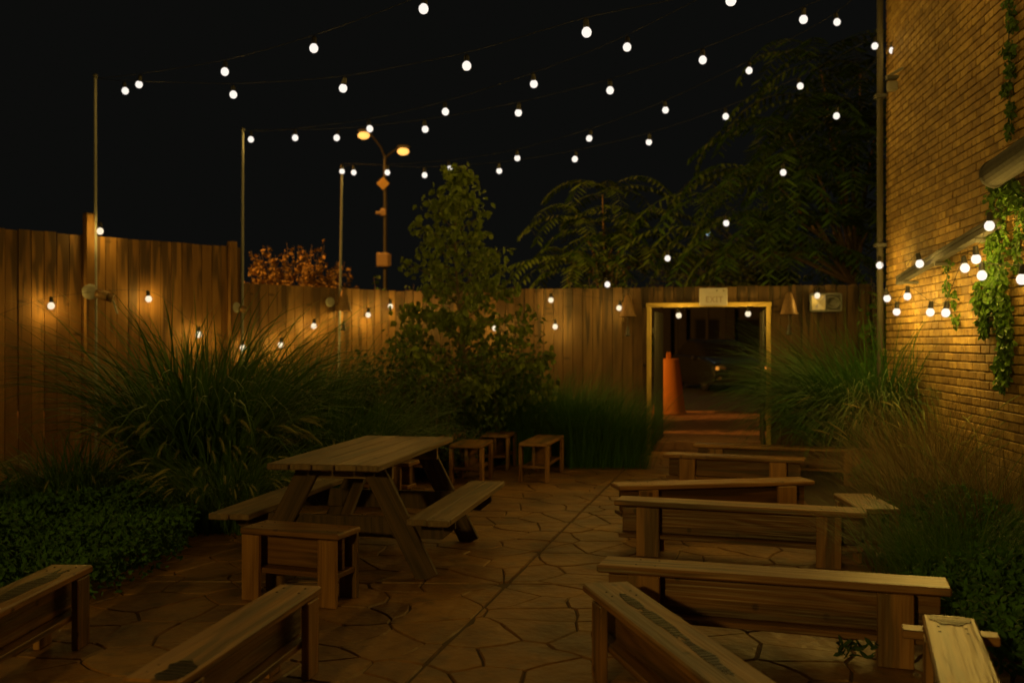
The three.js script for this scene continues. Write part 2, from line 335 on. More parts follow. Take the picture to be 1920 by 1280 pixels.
{ // yellow trim round the gateway
  const f = new THREE.Group(), w = 0.058, wl = gateR - gateL;
  f.name = 'gate_frame'; f.userData.label = 'yellow wooden frame around the open gateway'; back.add(f);
  const add = (g, t, y) => { const m = mesh('frame_board', g, M.trim, f); m.position.copy(pt(BACK, t, y, 0.028)); m.rotation.y = facing(BACK); };
  add(board(w, GT - 0.02, 0.035, 0.004), gateL + w / 2, (GT - 0.02) / 2 + 0.02 - 0.0); add(board(w, GT - 0.02, 0.035, 0.004), gateR - w / 2, (GT - 0.02) / 2 + 0.02); add(board(wl + 0.02, w, 0.036, 0.004), (gateL + gateR) / 2, GT + w / 2 + 0.001);
  for (const [a, b, lab] of [[pt(BACK, gateL + 0.09, 0, -0.06), V(2.19, 0, -14.72), 'left'], [pt(BACK, gateR - 0.09, 0, -0.06), V(3.52, 0, -14.35), 'right']]) {
    const g = thing('gate_leaf', `dark ${lab} gate leaf of upright boards, swung open to the street`, 'gate', [a.x, 0, a.z], Math.atan2(-(b.z - a.z), b.x - a.x));
    for (let i = 0; i < 6; i++) { const m = mesh('gate_board', board(0.135, 1.82, 0.02, 0.003, 1), M.darkWood, g); m.position.set(0.07 + i * 0.14, 1.0, 0); }
    for (const y of [0.35, 1.65]) { const m = mesh('rail', board(0.84, 0.09, 0.035), M.darkWood, g); m.position.set(0.42, y, lab === 'left' ? -0.03 : 0.03); }
  }
}

// ---------------------------------------------------------------- brick building on the right
{
  const b = thing('brick_building', 'tall ochre brick building wall along the right side', 'building');
  const tEnd = along(WALL, 1664), tNear = 6.6, BH = 0.0735, BL = 0.213, TOP = 7.6, rows = Math.floor(TOP / BH);
  const body = new THREE.BoxGeometry(7, TOP, tEnd + 3 - 0.03); const mcen = pt(WALL, (tEnd - 0.03 - 3) / 2, TOP / 2, -3.5);
  const core = mesh('wall', body, mortarMat, b); core.position.copy(mcen); core.rotation.y = Math.atan2(-WALL.dx, WALL.dz);
  const uvFix = core.geometry.attributes.uv; for (let i = 0; i < uvFix.count; i++) uvFix.setXY(i, uvFix.getX(i) * 10, uvFix.getY(i) * 8);
  const cells = [];
  for (let r = 0; r < rows; r++) {
    const y = (r + 0.5) * BH, n = Math.ceil((tEnd - tNear) / BL);
    for (let i = 0; i <= n; i++) {
      const t1 = tEnd - (i + (r & 1 ? 0 : -0.5)) * BL, t0 = Math.max(tNear, t1 - BL), tt = Math.min(tEnd, t1);
      if (tt - t0 < 0.04) continue;
      const p = pt(WALL, (tt + t0) / 2, y), Z = -p.z, px = 960 + F * p.x / Z, py = 640 - F * (y - EYE) / Z, seen = px < 1925 && py > -5 && py < 900;
      cells.push({ t0, t1: tt, y, rank: seen ? (tt - t0) / Z ** 3 * (py > 150 ? 1 : 0.8) : 0 });
    }
  }
  cells.sort((a, c) => c.rank - a.rank);
  const full = Array.from({ length: 8 }, () => board(BL - 0.01, BH - 0.011, 0.06, 0.005, 0));
  const rest = brickMats.map(() => []), turn = facing(WALL);
  cells.forEach((c, i) => {
    const w = c.t1 - c.t0, off = -0.018 + rr(-0.0035, 0.0035), p = pt(WALL, (c.t0 + c.t1) / 2, c.y, off), g = w > BL - 0.001 ? pick(full) : board(w - 0.01, BH - 0.011, 0.06, 0.005, 0), k = Math.floor(rnd() * brickMats.length);
    if (i < 300 && c.rank > 0) { const m = mesh('brick', g, brickMats[k], b); m.position.copy(p); m.rotation.y = turn + rr(-0.006, 0.006); m.rotation.z = rr(-0.005, 0.005); }
    else rest[k].push(put(g.clone(), p.x, p.y, p.z, turn + rr(-0.006, 0.006), 0, rr(-0.005, 0.005)));
  });
  rest.forEach((r, k) => r.length && stuff(mesh('brickwork', mergeGeometries(r), brickMats[k], b)));
  // downpipe at the corner
  const d = thing('downpipe', 'narrow brown downpipe running up the far corner of the brick building', 'pipe'), s = new Soup();
  const q0 = pt(WALL, tEnd - 0.05, 0, 0.09), q1 = pt(WALL, tEnd - 0.05, 7.4, 0.09); s.limb(q0, q1, 0.036, 0.036, 12); mesh('pipe', s.geo(), M.darkWood, d);
  for (const y of [0.9, 2.6, 4.3, 6]) mesh('pipe_clamp', put(board(0.13, 0.04, 0.12, 0.004), q0.x, y, q0.z, turn), M.galv, d);
  // bracket lamp near the top of the corner
  const o = onPlane(WALL, 1678, 150, 0.12), br = thing('wall_bracket', 'small pale bracket high on the far corner of the brick building', 'bracket', [o.x, o.y, o.z], turn);
  mesh('arm', put(board(0.03, 0.03, 0.2), 0, 0.08, 0, 0, 0.5), M.paleMetal, br); mesh('box', put(board(0.1, 0.1, 0.1, 0.01), -0.02, -0.06, 0.02), M.paleMetal, br); mesh('cap', put(board(0.12, 0.03, 0.12, 0.006), -0.02, 0.03, 0.02), M.galv, br);
  // sloping batten with two conduits
  const a0 = onPlane(WALL, 1688, 527, 0.12), a1 = onPlane(WALL, 1862, 424, 0.16), bt = thing('sloping_batten', 'long grey batten with conduits sloping up the brick wall above the bulbs', 'rail');
  const mid = a0.clone().add(a1).multiplyScalar(0.5), L = a0.distanceTo(a1), look = new THREE.Matrix4().lookAt(a0, a1, V(0, 1, 0));
  for (const [w, h, ox, oy] of [[0.09, 0.035, 0, 0.035], [0.07, 0.05, 0.01, -0.012], [0.03, 0.03, -0.055, 0.005]]) {
    const m = mesh(w === 0.03 ? 'conduit' : 'batten', board(w, h, L, 0.005), w === 0.03 ? M.galv : M.greyPaint, bt); m.position.copy(mid); m.quaternion.setFromRotationMatrix(look); m.translateX(ox); m.translateY(oy);
  }
  for (const k of [0.1, 0.5, 0.9]) { const e = a0.clone().lerp(a1, k); const m = mesh('bracket', board(0.03, 0.03, 0.2, 0.004), M.galv, bt); m.position.copy(e).addScaledVector(V(-WALL.nx, 0, WALL.nz), 0.06); m.position.y -= 0.055; m.rotation.y = turn; }
  // grey round duct
  const d0 = onPlane(WALL, 1866, 325, 0.2), d1 = onPlane(WALL, 2020, 222, 0.22), du = thing('duct', 'grey round metal duct end on the brick wall above the ivy', 'duct'), ds = new Soup();
  ds.limb(d0, d1, 0.1, 0.1, 20); mesh('duct_pipe', ds.geo(), M.greyPaint, du);
  const dir = d1.clone().sub(d0).normalize(), cs = new Soup(); cs.limb(d0.clone().addScaledVector(dir, -0.03), d0.clone().addScaledVector(dir, 0.02), 0.106, 0.106, 20); cs.limb(d0.clone().addScaledVector(dir, -0.045), d0.clone().addScaledVector(dir, -0.03), 0.001, 0.106, 20);
  mesh('end_cap', cs.geo(), M.greyPaint, du);
}

// ---------------------------------------------------------------- strings of bulbs
const bulbGeo = new THREE.LatheGeometry([[0, -0.05], [0.02, -0.047], [0.037, -0.036], [0.047, -0.016], [0.049, 0.002], [0.043, 0.022], [0.03, 0.037], [0.02, 0.045], [0, 0.045]].map(([x, y]) => new THREE.Vector2(x * 0.76, y * 0.8)), 16);
const socketGeo = new THREE.LatheGeometry([[0, 0.1], [0.016, 0.1], [0.021, 0.085], [0.024, 0.04], [0.027, 0.034], [0.0, 0.034]].map(([x, y]) => new THREE.Vector2(x, y)), 12);
function strand(label, group, anchors, bulbs, cd, drop = 0.11) {   // anchors: wire ends; bulbs: points of the bulb centres in order along the wire
  const s = thing('string_light', label, 'string lights', [0, 0, 0], 0, group);
  const pts = [];
  if (anchors[0]) pts.push(anchors[0]);
  for (const b of bulbs) pts.push(b.clone().setY(b.y + drop));
  if (anchors[1]) pts.push(anchors[1]);
  const curve = new THREE.CatmullRomCurve3(pts, false, 'catmullrom', 0.4);
  mesh('wire', new THREE.TubeGeometry(curve, pts.length * 8, 0.0024, 5), M.wire, s);
  for (const b of bulbs) {
    const m = mesh('bulb', bulbGeo, cd === BULB.fence ? fenceBulbMat : bulbMat, s); m.position.copy(b); m.rotation.set(rr(-0.25, 0.25), rr(0, 6), rr(-0.25, 0.25));
    mesh('socket', socketGeo, M.black, m);
    const l = new THREE.PointLight(BULB.warm, cd * rr(0.9, 1.1), 0, 2); l.castShadow = true; l.shadow.radius = 2; l.position.copy(b); s.add(l); l.name = 'bulb_light';
  }
  return s;
}
const poles = [[178, 147, 11.46], [455, 247, 12.94], [641, 319, 14.15]].map(([x, y, Z]) => at(x, y, Z));
const vplane = (a, b) => { const dx = b.x - a.x, dz = -(b.z - a.z); return { x: a.x, z: -a.z, dx, dz, nx: 0, nz: 0 }; };
function overhead(label, start, end, list, extra = []) {
  const P = vplane(start, end), b = list.map(([x, y]) => onPlane(P, x, y));
  const last = b[b.length - 1];
  for (const k of extra) { const q = last.clone().lerp(end, k); q.y -= 0.25 * k * (1 - k) * 4 * 0.5; b.push(q); }
  return strand(label, null, [start, end], b, BULB.over);
}
const wallAt = (Z, y) => { const t = Z / WALL.dz; return pt(WALL, t, y, 0.05); };
overhead('upper string of white bulbs running up to the right from the leftmost tall pole', poles[0], wallAt(3.9, 5), [[260, 158], [421, 134], [588, 90], [794, 16]], [0.25, 0.5, 0.75]);
overhead('lower string of white bulbs from the leftmost tall pole, crossing mid yard', poles[0], wallAt(5.5, 5.1), [[234, 170], [437, 177], [643, 165], [875, 123], [1100, 60], [1371, 0]], [0.33, 0.66, 0.92]);
overhead('upper string of white bulbs from the second pole, passing above the street lamp heads', poles[1], wallAt(6.8, 5.2), [[553, 258], [693, 241], [835, 209], [1001, 157], [1176, 88]], [0.5, 0.75, 0.94]);
overhead('lower string of white bulbs from the second tall pole, rising to the upper right', poles[1], wallAt(8.2, 5.0), [[470, 261], [631, 258], [797, 242], [972, 211], [1144, 169], [1318, 112], [1507, 36]], [0.6, 0.92]);
overhead('upper string of white bulbs from the third pole, rising above the young tree', poles[2], wallAt(10.4, 5.5), [[641, 321], [726, 323], [843, 316], [970, 296], [1105, 259], [1248, 206], [1405, 132], [1570, 41]], [0.9]);
overhead('lower string of white bulbs from the third pole to the brick building corner', poles[2], wallAt(11.3, 5.0), [[663, 323], [796, 328], [936, 320], [1078, 298], [1217, 266], [1361, 218], [1501, 161], [1641, 86]]);
overhead('string of white bulbs climbing from back fence past feathery trees to the building corner', at(1050, 560, 13.9), wallAt(11.4, 4.7), [[1139, 533], [1252, 484], [1362, 418], [1469, 323], [1569, 217], [1674, 94]]);
for (const [k, a, b] of [[0, V(-5.6, 4.3, -8.2), wallAt(1.6, 4.9)]]) {  // the rows overhead and behind the photographer that light the near benches
  const pts = []; for (let i = 1; i < 8; i++) { const q = a.clone().lerp(b, i / 8); q.y -= 0.5 * Math.sin(i / 8 * Math.PI); pts.push(q); }
  strand(k ? 'string of white bulbs overhead behind the camera' : 'string of white bulbs overhead just out of the picture', null, [a, b], pts, BULB.over);
}
{
  const l = [[95, 573], [278, 560], [372, 627], [455, 652], [526, 646], [588, 611], [643, 577], [690, 590], [732, 574]].map(([x, y]) => onPlane(LEFT, x, y, 0.1));
  strand('string of glowing bulbs swagged along the left fence above the tall grasses', 'strings of bulbs on the fences', [onPlane(LEFT, -30, 600, 0.08), null], l, BULB.fence, 0.09).userData.group = undefined;
  const b = [[808, 588], [928, 615], [1041, 612], [1033, 562], [1161, 577], [1273, 591], [1403, 588], [1533, 554]].map(([x, y]) => onPlane(BACK, x, y, 0.13));
  strand('string of glowing bulbs along the back fence, crossing the top of the gateway', null, [onPlane(BACK, 760, 575, 0.08), onPlane(BACK, 1640, 540, 0.08)], b, BULB.fence, 0.09);
  strand('single glowing bulb beside the post at the leftmost tall pole', null, [onPlane(LEFT, 176, 415, 0.08), null], [onPlane(LEFT, 187, 433, 0.16)], BULB.fence, 0.09);
  const w = [[1650, 497], [1664, 559], [1682, 584], [1702, 555], [1745, 585], [1774, 586], [1810, 502], [1842, 516], [1917, 523]].map(([x, y]) => onPlane(WALL, x, y, 0.22));
  strand('lower string of big bulbs hung along the brick wall under the sloping batten', null, [onPlane(WALL, 1640, 505, 0.1), onPlane(WALL, 1990, 470, 0.1)], w, BULB.wall, 0.1);
  const u = [[1725, 494], [1831, 485], [1856, 423]].map(([x, y]) => onPlane(WALL, x, y, 0.26));
  strand('upper string of three big bulbs along the sloping batten on the brick wall', null, [onPlane(WALL, 1700, 500, 0.12), onPlane(WALL, 1900, 380, 0.12)], u, BULB.wall, 0.1);
}
// the poles that carry the strings, with their round bracket lamps
poles.forEach((p, i) => {
  const t = along(LEFT, [173, 447, 627][i]), foot = pt(LEFT, t, 0.02, 0.07), dirs = ['leftmost and tallest', 'second', 'third and farthest'];
  const g = thing('light_pole', `thin metal pole rising above the left fence, ${dirs[i]} of the three`, 'pole'), s = new Soup();
  s.limb(foot, p.clone().setY(p.y + 0.03), 0.02, 0.016, 10); mesh('shaft', s.geo(), M.poleMetal, g);
  mesh('cap', put(new THREE.SphereGeometry(0.028, 10, 8), p.x, p.y + 0.03, p.z), M.galv, g);
  const c = onPlane(LEFT, [168, 441, 618][i], [547, 576, 566][i], 0.06);
  const f = thing('flood_lamp', ['unlit round lamp on the left fence with a dangling pull stick, below the tallest pole', 'unlit round lamp on the fence at the step between its tall and low parts', 'unlit round lamp on the low left fence beside the hanging bell'][i], 'lamp', [c.x, c.y, c.z], facing(LEFT));
  mesh('base_plate', new THREE.LatheGeometry([[0, 0], [0.085, 0], [0.09, 0.01], [0.085, 0.03], [0.05, 0.045], [0, 0.045]].map(q => new THREE.Vector2(...q)), 24).rotateX(Math.PI / 2).rotateY(-0.3), M.paleMetal, f); if (i < 2)
  mesh('lamp_head', put(new THREE.LatheGeometry([[0, 0], [0.045, 0], [0.055, 0.04], [0.06, 0.13], [0.052, 0.135], [0.03, 0.08], [0, 0.07]].map(q => new THREE.Vector2(...q)), 20).rotateX(Math.PI / 2), 0.05, -0.01, 0.03, 0.9, 0.3), M.copper, f);
  if (i) f.scale.setScalar(0.75); else mesh('lamp_head', put(new THREE.LatheGeometry([[0, 0], [0.04, 0], [0.05, 0.04], [0.054, 0.11], [0.046, 0.115], [0.03, 0.08], [0, 0.07]].map(q => new THREE.Vector2(...q)), 20).rotateX(Math.PI / 2), 0.13, -0.03, 0.05, 1.0, 0.4), M.copper, f);
  if (i === 0) { const ps = new Soup(); ps.limb(V(0.22, -0.09, 0.1), V(0.27, -0.24, 0.1), 0.012, 0.014, 8); mesh('pull_stick', ps.geo(), M.paleMetal, f); }
});

// ---------------------------------------------------------------- things on the back fence
function bell(x, y, P, label, glow) {
  const c = onPlane(P, x, y, 0.12), g = thing('hanging_bell', label, 'bell', [c.x, c.y, c.z], facing(P)); g.scale.setScalar(1.2);
  mesh('bell_cone', new THREE.LatheGeometry([[0, 0.13], [0.018, 0.128], [0.03, 0.11], [0.06, 0.02], [0.085, -0.09], [0.1, -0.115], [0.094, -0.117], [0.078, -0.09], [0.05, 0.02], [0, 0.1]].map(q => new THREE.Vector2(...q)), 24), M.copper, g);
  const s = new Soup(); s.limb(V(0, 0.1, 0), V(0, -0.27, 0), 0.004, 0.004, 5); s.limb(V(0, 0.13, 0), V(0, 0.19, -0.1), 0.006, 0.006, 5); mesh('cord', s.geo(), M.black, g);
  mesh('clapper', new THREE.LatheGeometry([[0, -0.22], [0.012, -0.24], [0.02, -0.28], [0.018, -0.31], [0.036, -0.33], [0.03, -0.34], [0, -0.342]].map(q => new THREE.Vector2(...q)), 14), M.black, g);
}
bell(644, 564, LEFT, 'dark cone-shaped bell with long clapper on the low left fence above a lit bulb');
bell(1177, 574, BACK, 'rusty cone-shaped bell hung on the back fence left of the gateway');
bell(1480, 569, BACK, 'rusty cone-shaped bell hung on the back fence right of the gateway');
{ // exit sign over the gateway
  const c = onPlane(BACK, 1338, 556.5, 0.035), g = thing('exit_sign', 'pale unlit exit sign above the gateway in the back fence', 'sign', [c.x, c.y, c.z], facing(BACK));
  mesh('housing', board(0.37, 0.24, 0.05, 0.008), M.whiteSign, g);
  const cv = document.createElement('canvas'); cv.width = 256; cv.height = 128; const x = cv.getContext('2d');
  x.fillStyle = '#bdb8ba'; x.fillRect(0, 0, 256, 128); x.fillStyle = '#9c8e8a'; x.font = 'bold 92px sans-serif'; x.textAlign = 'center'; x.textBaseline = 'middle'; x.fillText('EXIT', 128, 68);
  const t = new THREE.CanvasTexture(cv); t.colorSpace = THREE.SRGBColorSpace;
  mesh('face', put(new THREE.PlaneGeometry(0.31, 0.155), 0.01, -0.03, 0.0275), new THREE.MeshStandardMaterial({ map: t, roughness: 0.4 }), g);
  for (const sx of [0.05, 0.14]) mesh('lamp_lens', put(new THREE.SphereGeometry(0.014, 10, 8), sx, 0.085, 0.028), M.paleMetal, g);
}
{ // wall unit with a folded reflector and a round speaker
  const c = onPlane(BACK, 1549, 567, 0.06), g = thing('wall_unit', 'rounded grey box on the back fence with a faceted reflector and round lens', 'light fixture', [c.x, c.y, c.z], facing(BACK));
  const w = 0.4, h = 0.235, r = 0.03, sh = new THREE.Shape(), ho = new THREE.Path();
  const rect = (p, a, b, q) => { p.moveTo(-a + q, -b); p.lineTo(a - q, -b); p.quadraticCurveTo(a, -b, a, -b + q); p.lineTo(a, b - q); p.quadraticCurveTo(a, b, a - q, b); p.lineTo(-a + q, b); p.quadraticCurveTo(-a, b, -a, b - q); p.lineTo(-a, -b + q); p.quadraticCurveTo(-a, -b, -a + q, -b); };
  rect(sh, w / 2, h / 2, r); rect(ho, w / 2 - 0.014, h / 2 - 0.014, r - 0.01); sh.holes.push(ho);
  mesh('frame', new THREE.ExtrudeGeometry(sh, { depth: 0.07, bevelEnabled: true, bevelSize: 0.003, bevelThickness: 0.003, bevelSegments: 2 }).translate(0, 0, -0.035), M.galv, g);
  mesh('back_plate', put(board(w - 0.03, h - 0.03, 0.01), 0, 0, -0.03), M.black, g);
  const cx = -0.09, a = 0.085, b = 0.095, ap = V(cx, 0, -0.02), q = [V(cx - a, -b, 0.03), V(cx + a, -b, 0.03), V(cx + a, b, 0.03), V(cx - a, b, 0.03)];
  for (let i = 0; i < 4; i++) { const s = new Soup(); s.tri(q[i], q[(i + 1) % 4], ap); mesh('reflector', s.geo(), new THREE.MeshStandardMaterial({ color: new THREE.Color().setRGB(0.2, 0.18, 0.15), roughness: 0.35, metalness: 0.4, side: THREE.DoubleSide }), g); }
  mesh('lens', new THREE.LatheGeometry([[0, 0.004], [0.018, 0.012], [0.024, 0.01], [0.04, 0], [0.075, 0.03], [0.088, 0.032], [0.088, 0]].map(v => new THREE.Vector2(...v)), 28).rotateX(Math.PI / 2).translate(0.095, 0, -0.01), new THREE.MeshStandardMaterial({ color: new THREE.Color().setRGB(0.05, 0.05, 0.045), roughness: 0.15 }), g);
}

// ---------------------------------------------------------------- benches
function bench(label, ax, az, bx, bz, o = {}) {         // ends of the centre line in plan (x, depth)
  const h = o.h ?? 0.38, w = o.w ?? 0.24, lw = o.lw ?? 0.16, T = 0.038, L = Math.hypot(bx - ax, bz - az), panel = o.panel ?? 0.17;
  const g = thing(o.name ?? 'wooden_bench', label, o.cat ?? 'bench', [(ax + bx) / 2, 0, -(az + bz) / 2], Math.atan2(bz - az, bx - ax), o.group);
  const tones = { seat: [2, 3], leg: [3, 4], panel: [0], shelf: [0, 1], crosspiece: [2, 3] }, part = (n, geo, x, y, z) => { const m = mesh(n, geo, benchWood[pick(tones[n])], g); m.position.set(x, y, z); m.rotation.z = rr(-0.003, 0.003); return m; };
  const st = part('seat', board(L, T, w, 0.008), 0, h - T / 2, 0); if (o.shiny) { st.material = st.material.clone(); st.material.roughness = o.shiny; }
  const ins = o.ins ?? 0.16, lh = h - T - 0.002, legX = L / 2 - ins - lw / 2, under = h - T - 0.003;
  for (const sx of [-1, 1]) for (const sz of [-1, 1]) part('leg', board(lw, lh, 0.034, 0.004, 1), sx * legX, lh / 2, sz * (w / 2 - 0.012));
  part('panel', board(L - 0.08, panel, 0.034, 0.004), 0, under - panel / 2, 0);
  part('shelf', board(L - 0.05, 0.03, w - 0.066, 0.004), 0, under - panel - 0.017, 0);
  if (o.cross) part('crosspiece', board(0.09, 0.036, w + 0.16, 0.004), o.cross * (L / 2 - 0.07), under - 0.02, 0);
  const sc = new Soup(); for (const sx of [-1, 1]) for (const sz of [-1, 1]) for (const k of [-0.3, 0.3]) sc.limb(V(sx * legX + k * lw, h, sz * w * 0.25), V(sx * legX + k * lw, h + 0.0015, sz * w * 0.25), 0.006, 0.005, 8);
  mesh('screw_heads', sc.geo(), M.black, g);
  for (const [u, v, ru, rv, sd] of o.wet ?? []) {         // rain standing on the seat, as an irregular thin pool
    const n = 40, s = new THREE.Shape();
    for (let i = 0; i < n; i++) { const t = i / n * 6.2832, k = 0.72 + 0.55 * (vn(Math.cos(t) * 2.2 + 9, Math.sin(t) * 2.2 + 9, 64, 64, sd) - 0.3) + 0.2 * (vn(i * 0.7, 1, 28, 4, sd + 3) - 0.5), x = clamp(u + Math.cos(t) * ru * k, -L / 2 + 0.004, L / 2 - 0.004), y = clamp(v + Math.sin(t) * rv * k, -w / 2 + 0.006, w / 2 - 0.006); i ? s.lineTo(x, y) : s.moveTo(x, y); }
    const e = new THREE.ExtrudeGeometry(s, { depth: 0.0012, bevelEnabled: false }).rotateX(-Math.PI / 2); const m = mesh('wet_patch', e, M.wet, g); m.position.y = h + 0.0003;
  }
  return g;
}
function frontBench(label, ax, az, bx, bz, o = {}) {     // given by the seat edge that faces the camera
  const l = Math.hypot(bx - ax, bz - az), nx = -(bz - az) / l, nz = (bx - ax) / l, w = (o.w ?? 0.24) / 2;
  return bench(label, ax + nx * w, az + nz * w, bx + nx * w, bz + nz * w, o);
}
frontBench('farthest long bench of the right-hand rows, just before the gateway grass', 1.97, 11.03, 3.75, 10.42);
frontBench('shorter bench overlapping the front of the farthest right-hand bench', 1.50, 10.08, 2.76, 9.58);
frontBench('bench third from the gateway, its right end farther away than its left', 0.83, 7.85, 2.44, 8.15);
frontBench('long bench in the middle of the right-hand rows with its wide panel facing us', 0.718, 7.14, 2.32, 6.61, { panel: 0.19 });
frontBench('long bench across the front of the right-hand rows, behind the slanting wet bench', 0.423, 5.09, 1.99, 4.576, { panel: 0.2, wet: [] });
bench('short stool-length bench at the right edge of the rows, half in the dry grass', 2.51, 7.48, 2.47, 6.78, { w: 0.27, lw: 0.11, ins: 0.06 });
bench('nearest bench right of centre, slanting to lower right, long wet streak on seat', 0.435, 4.72, 0.83, 3.02, { w: 0.225, lw: 0.13, wet: [[-0.5, -0.005, 0.16, 0.035, 5], [-0.18, 0.0, 0.3, 0.032, 8], [0.28, 0.0, 0.3, 0.03, 12]] });
bench('bench in the lower right corner with a dark wet patch at its far end', 1.785, 4.14, 1.22, 2.5, { w: 0.2, lw: 0.12, cross: -1, wet: [[-0.80, -0.0, 0.1, 0.075, 21]] });
bench('bench at bottom left of centre, seat running toward us with a wet near corner', -0.975, 4.67, -1.20, 3.35, { w: 0.205, lw: 0.13, ins: 0.05, wet: [[0.56, 0.04, 0.13, 0.07, 31]] });
bench('bench in the lower left corner with a shiny rain streak along its seat', -2.215, 5.10, -2.26, 3.5, { w: 0.215, lw: 0.13, ins: 0.05, shiny: 0.36, wet: [[-0.3, 0.02, 0.4, 0.05, 41]] });
const sg = 'small stools behind the picnic table';
// stool in front of the picnic table: corners of the seat read off the photo
bench('square-legged wooden stool in front of the picnic table', -1.54, 6.02, -0.93, 5.80, { name: 'wooden_stool', cat: 'stool', h: 0.42, w: 0.27, lw: 0.115, ins: 0.015, panel: 0.19 });
bench('rightmost of the small slatted stools behind the picnic table, turned along the path', 0.22, 10.75, 0.45, 11.75, { name: 'wooden_stool', cat: 'stool', h: 0.42, w: 0.31, lw: 0.1, ins: 0.02, panel: 0.2 });
bench('middle small stool behind the picnic table, farthest back against the plants', -0.21, 11.75, -0.1, 12.3, { name: 'wooden_stool', cat: 'stool', h: 0.42, w: 0.33, lw: 0.1, ins: 0.02, panel: 0.2 });
bench('small stool just behind the right end of the picnic table', -0.49, 10.6, -0.38, 11.2, { name: 'wooden_stool', cat: 'stool', h: 0.42, w: 0.35, lw: 0.1, ins: 0.02, panel: 0.2 });
bench('bench behind the picnic table, only its far right end showing past the tabletop', -0.95, 10.6, -0.68, 12.1, { h: 0.42, w: 0.27, lw: 0.11, ins: 0.03 });
bench('low bench seen under the picnic table between its legs', -1.55, 9.35, -0.88, 9.15, { h: 0.42, w: 0.27, lw: 0.11, ins: 0.08 });

// ---------------------------------------------------------------- picnic table
{
  const g = thing('picnic_table', 'weathered wooden picnic table with two attached bench seats', 'picnic table', [-0.985, 0, -7.1], -10.6 * Math.PI / 180);
  const L = 1.88, TW = 0.72, part = (n, geo, x, y, z, rz = 0, rx = 0, m = pick(tableWood)) => { const q = mesh(n, geo, m, g); q.position.set(x, y, z); q.rotation.z = rz; q.rotation.x = rx; return q; };
  for (let i = 0; i < 5; i++) part('tabletop_board', board(TW / 5 - 0.006, 0.04, L + rr(-0.02, 0.02), 0.006), -TW / 2 + (i + 0.5) * TW / 5, 0.73 + rr(-0.002, 0.002), rr(-0.01, 0.01), rr(-0.01, 0.01));
  for (const s of [-1, 1]) for (let i = 0; i < 2; i++) part('seat_board', board(0.132, 0.04, 1.76 + rr(-0.02, 0.02), 0.006), s * (0.575 + i * 0.137), 0.40 + rr(-0.002, 0.002), rr(-0.01, 0.01));
  for (const e of [-1, 1]) {
    const z = e * 0.6;
    for (const s of [-1, 1]) { const dx = 0.36, dy = 0.69, a = Math.atan2(dx, dy); part('leg', board(0.14, Math.hypot(dx, dy) + 0.02, 0.04, 0.004, 1), s * 0.39, 0.352, z, s * a, 0, M.tableDark); }
    const sh = new THREE.Shape([[-0.74, 0.0], [0.74, 0.0], [0.74, -0.06], [0.66, -0.125], [-0.66, -0.125], [-0.74, -0.06]].map(q => new THREE.Vector2(...q)));
    part('seat_beam', new THREE.ExtrudeGeometry(sh, { depth: 0.036, bevelEnabled: true, bevelSize: 0.003, bevelThickness: 0.002, bevelSegments: 1 }), 0, 0.376, z - e * 0.041 - 0.018, 0, 0, M.tableDark);
    part('top_beam', board(0.66, 0.09, 0.036, 0.004), 0, 0.662, z - e * 0.041);
    const br = part('brace', board(0.07, 0.56, 0.035, 0.004, 1), 0, 0.5, z - e * 0.27, 0, -e * 0.95); br.name = 'brace';
  }
}

// ---------------------------------------------------------------- plants
function blade(s, b, az, len, f0, f1, w, col, seg = 5) {
  const o = V(Math.cos(az), 0, Math.sin(az)), side = V(-Math.sin(az), 0, Math.cos(az)).applyAxisAngle(o, rr(-0.5, 0.5)); let p = b.clone(), l0, r0;
  for (let i = 0; i <= seg; i++) {
    const t = i / seg, ww = w * (t < 0.3 ? 0.7 + t : 1 - (t - 0.3) / 0.72) * 0.5, l = p.clone().addScaledVector(side, -ww), r = p.clone().addScaledVector(side, ww);
    if (i) s.quad(l0, r0, r, l, 0, (i - 1) / seg, 1, t, col);
    l0 = l; r0 = r; const f = f0 + (f1 - f0) * Math.pow(t, 1.25); p = p.clone().addScaledVector(o, Math.sin(f) * len / seg); p.y += Math.cos(f) * len / seg;
  }
}
const tone = (a = 0.25) => { const k = 1 + rr(-a, a), y = rr(0, 0.3) ** 1.5; return [k * (1 + y), k * (1 + y * 0.3), k * (1 - y)]; };
function seedHead(len, f0, f1, headLen, headR, seg = 12) {          // an arching stem that ends in a bristly head
  const s = new Soup(); let p = V(0, 0, 0); const pts = [p.clone()];
  for (let i = 0; i < seg; i++) { const f = f0 + (f1 - f0) * Math.pow((i + 0.5) / seg, 1.6); p = p.clone().add(V(Math.sin(f), Math.cos(f), 0).multiplyScalar(len / seg)); pts.push(p); }
  s.path(pts, 0.003, 0.0015, 4, [0.5, 0.75, 0.4]);
  const cv = new THREE.CatmullRomCurve3(pts), u0 = 1 - headLen / len;
  for (let i = 0; i < 10; i++) { const a = cv.getPoint(u0 + (1 - u0) * i / 10), b = cv.getPoint(u0 + (1 - u0) * (i + 1) / 10), r = t => headR * 0.55 * Math.sin(Math.PI * (0.12 + 0.83 * t)) ; s.limb(a, b, r(i / 10), r((i + 1) / 10), 6); }
  for (let i = 0; i < 90; i++) {
    const t = rnd(), q = cv.getPoint(u0 + (1 - u0) * t), d = cv.getTangent(u0 + (1 - u0) * t), n = V(rr(-1, 1), rr(-1, 1), rr(-1, 1)).cross(d).normalize(), tip = q.clone().addScaledVector(n, headR * rr(0.9, 1.5)).addScaledVector(d, headR * 1.2), sd = n.clone().cross(d).multiplyScalar(0.0016);
    s.tri(q.clone().add(sd), q.clone().sub(sd), tip, [0, 0], [1, 0], [0, 1], [1.2, 1.15, 1]);
  }
  return s.geo();
}
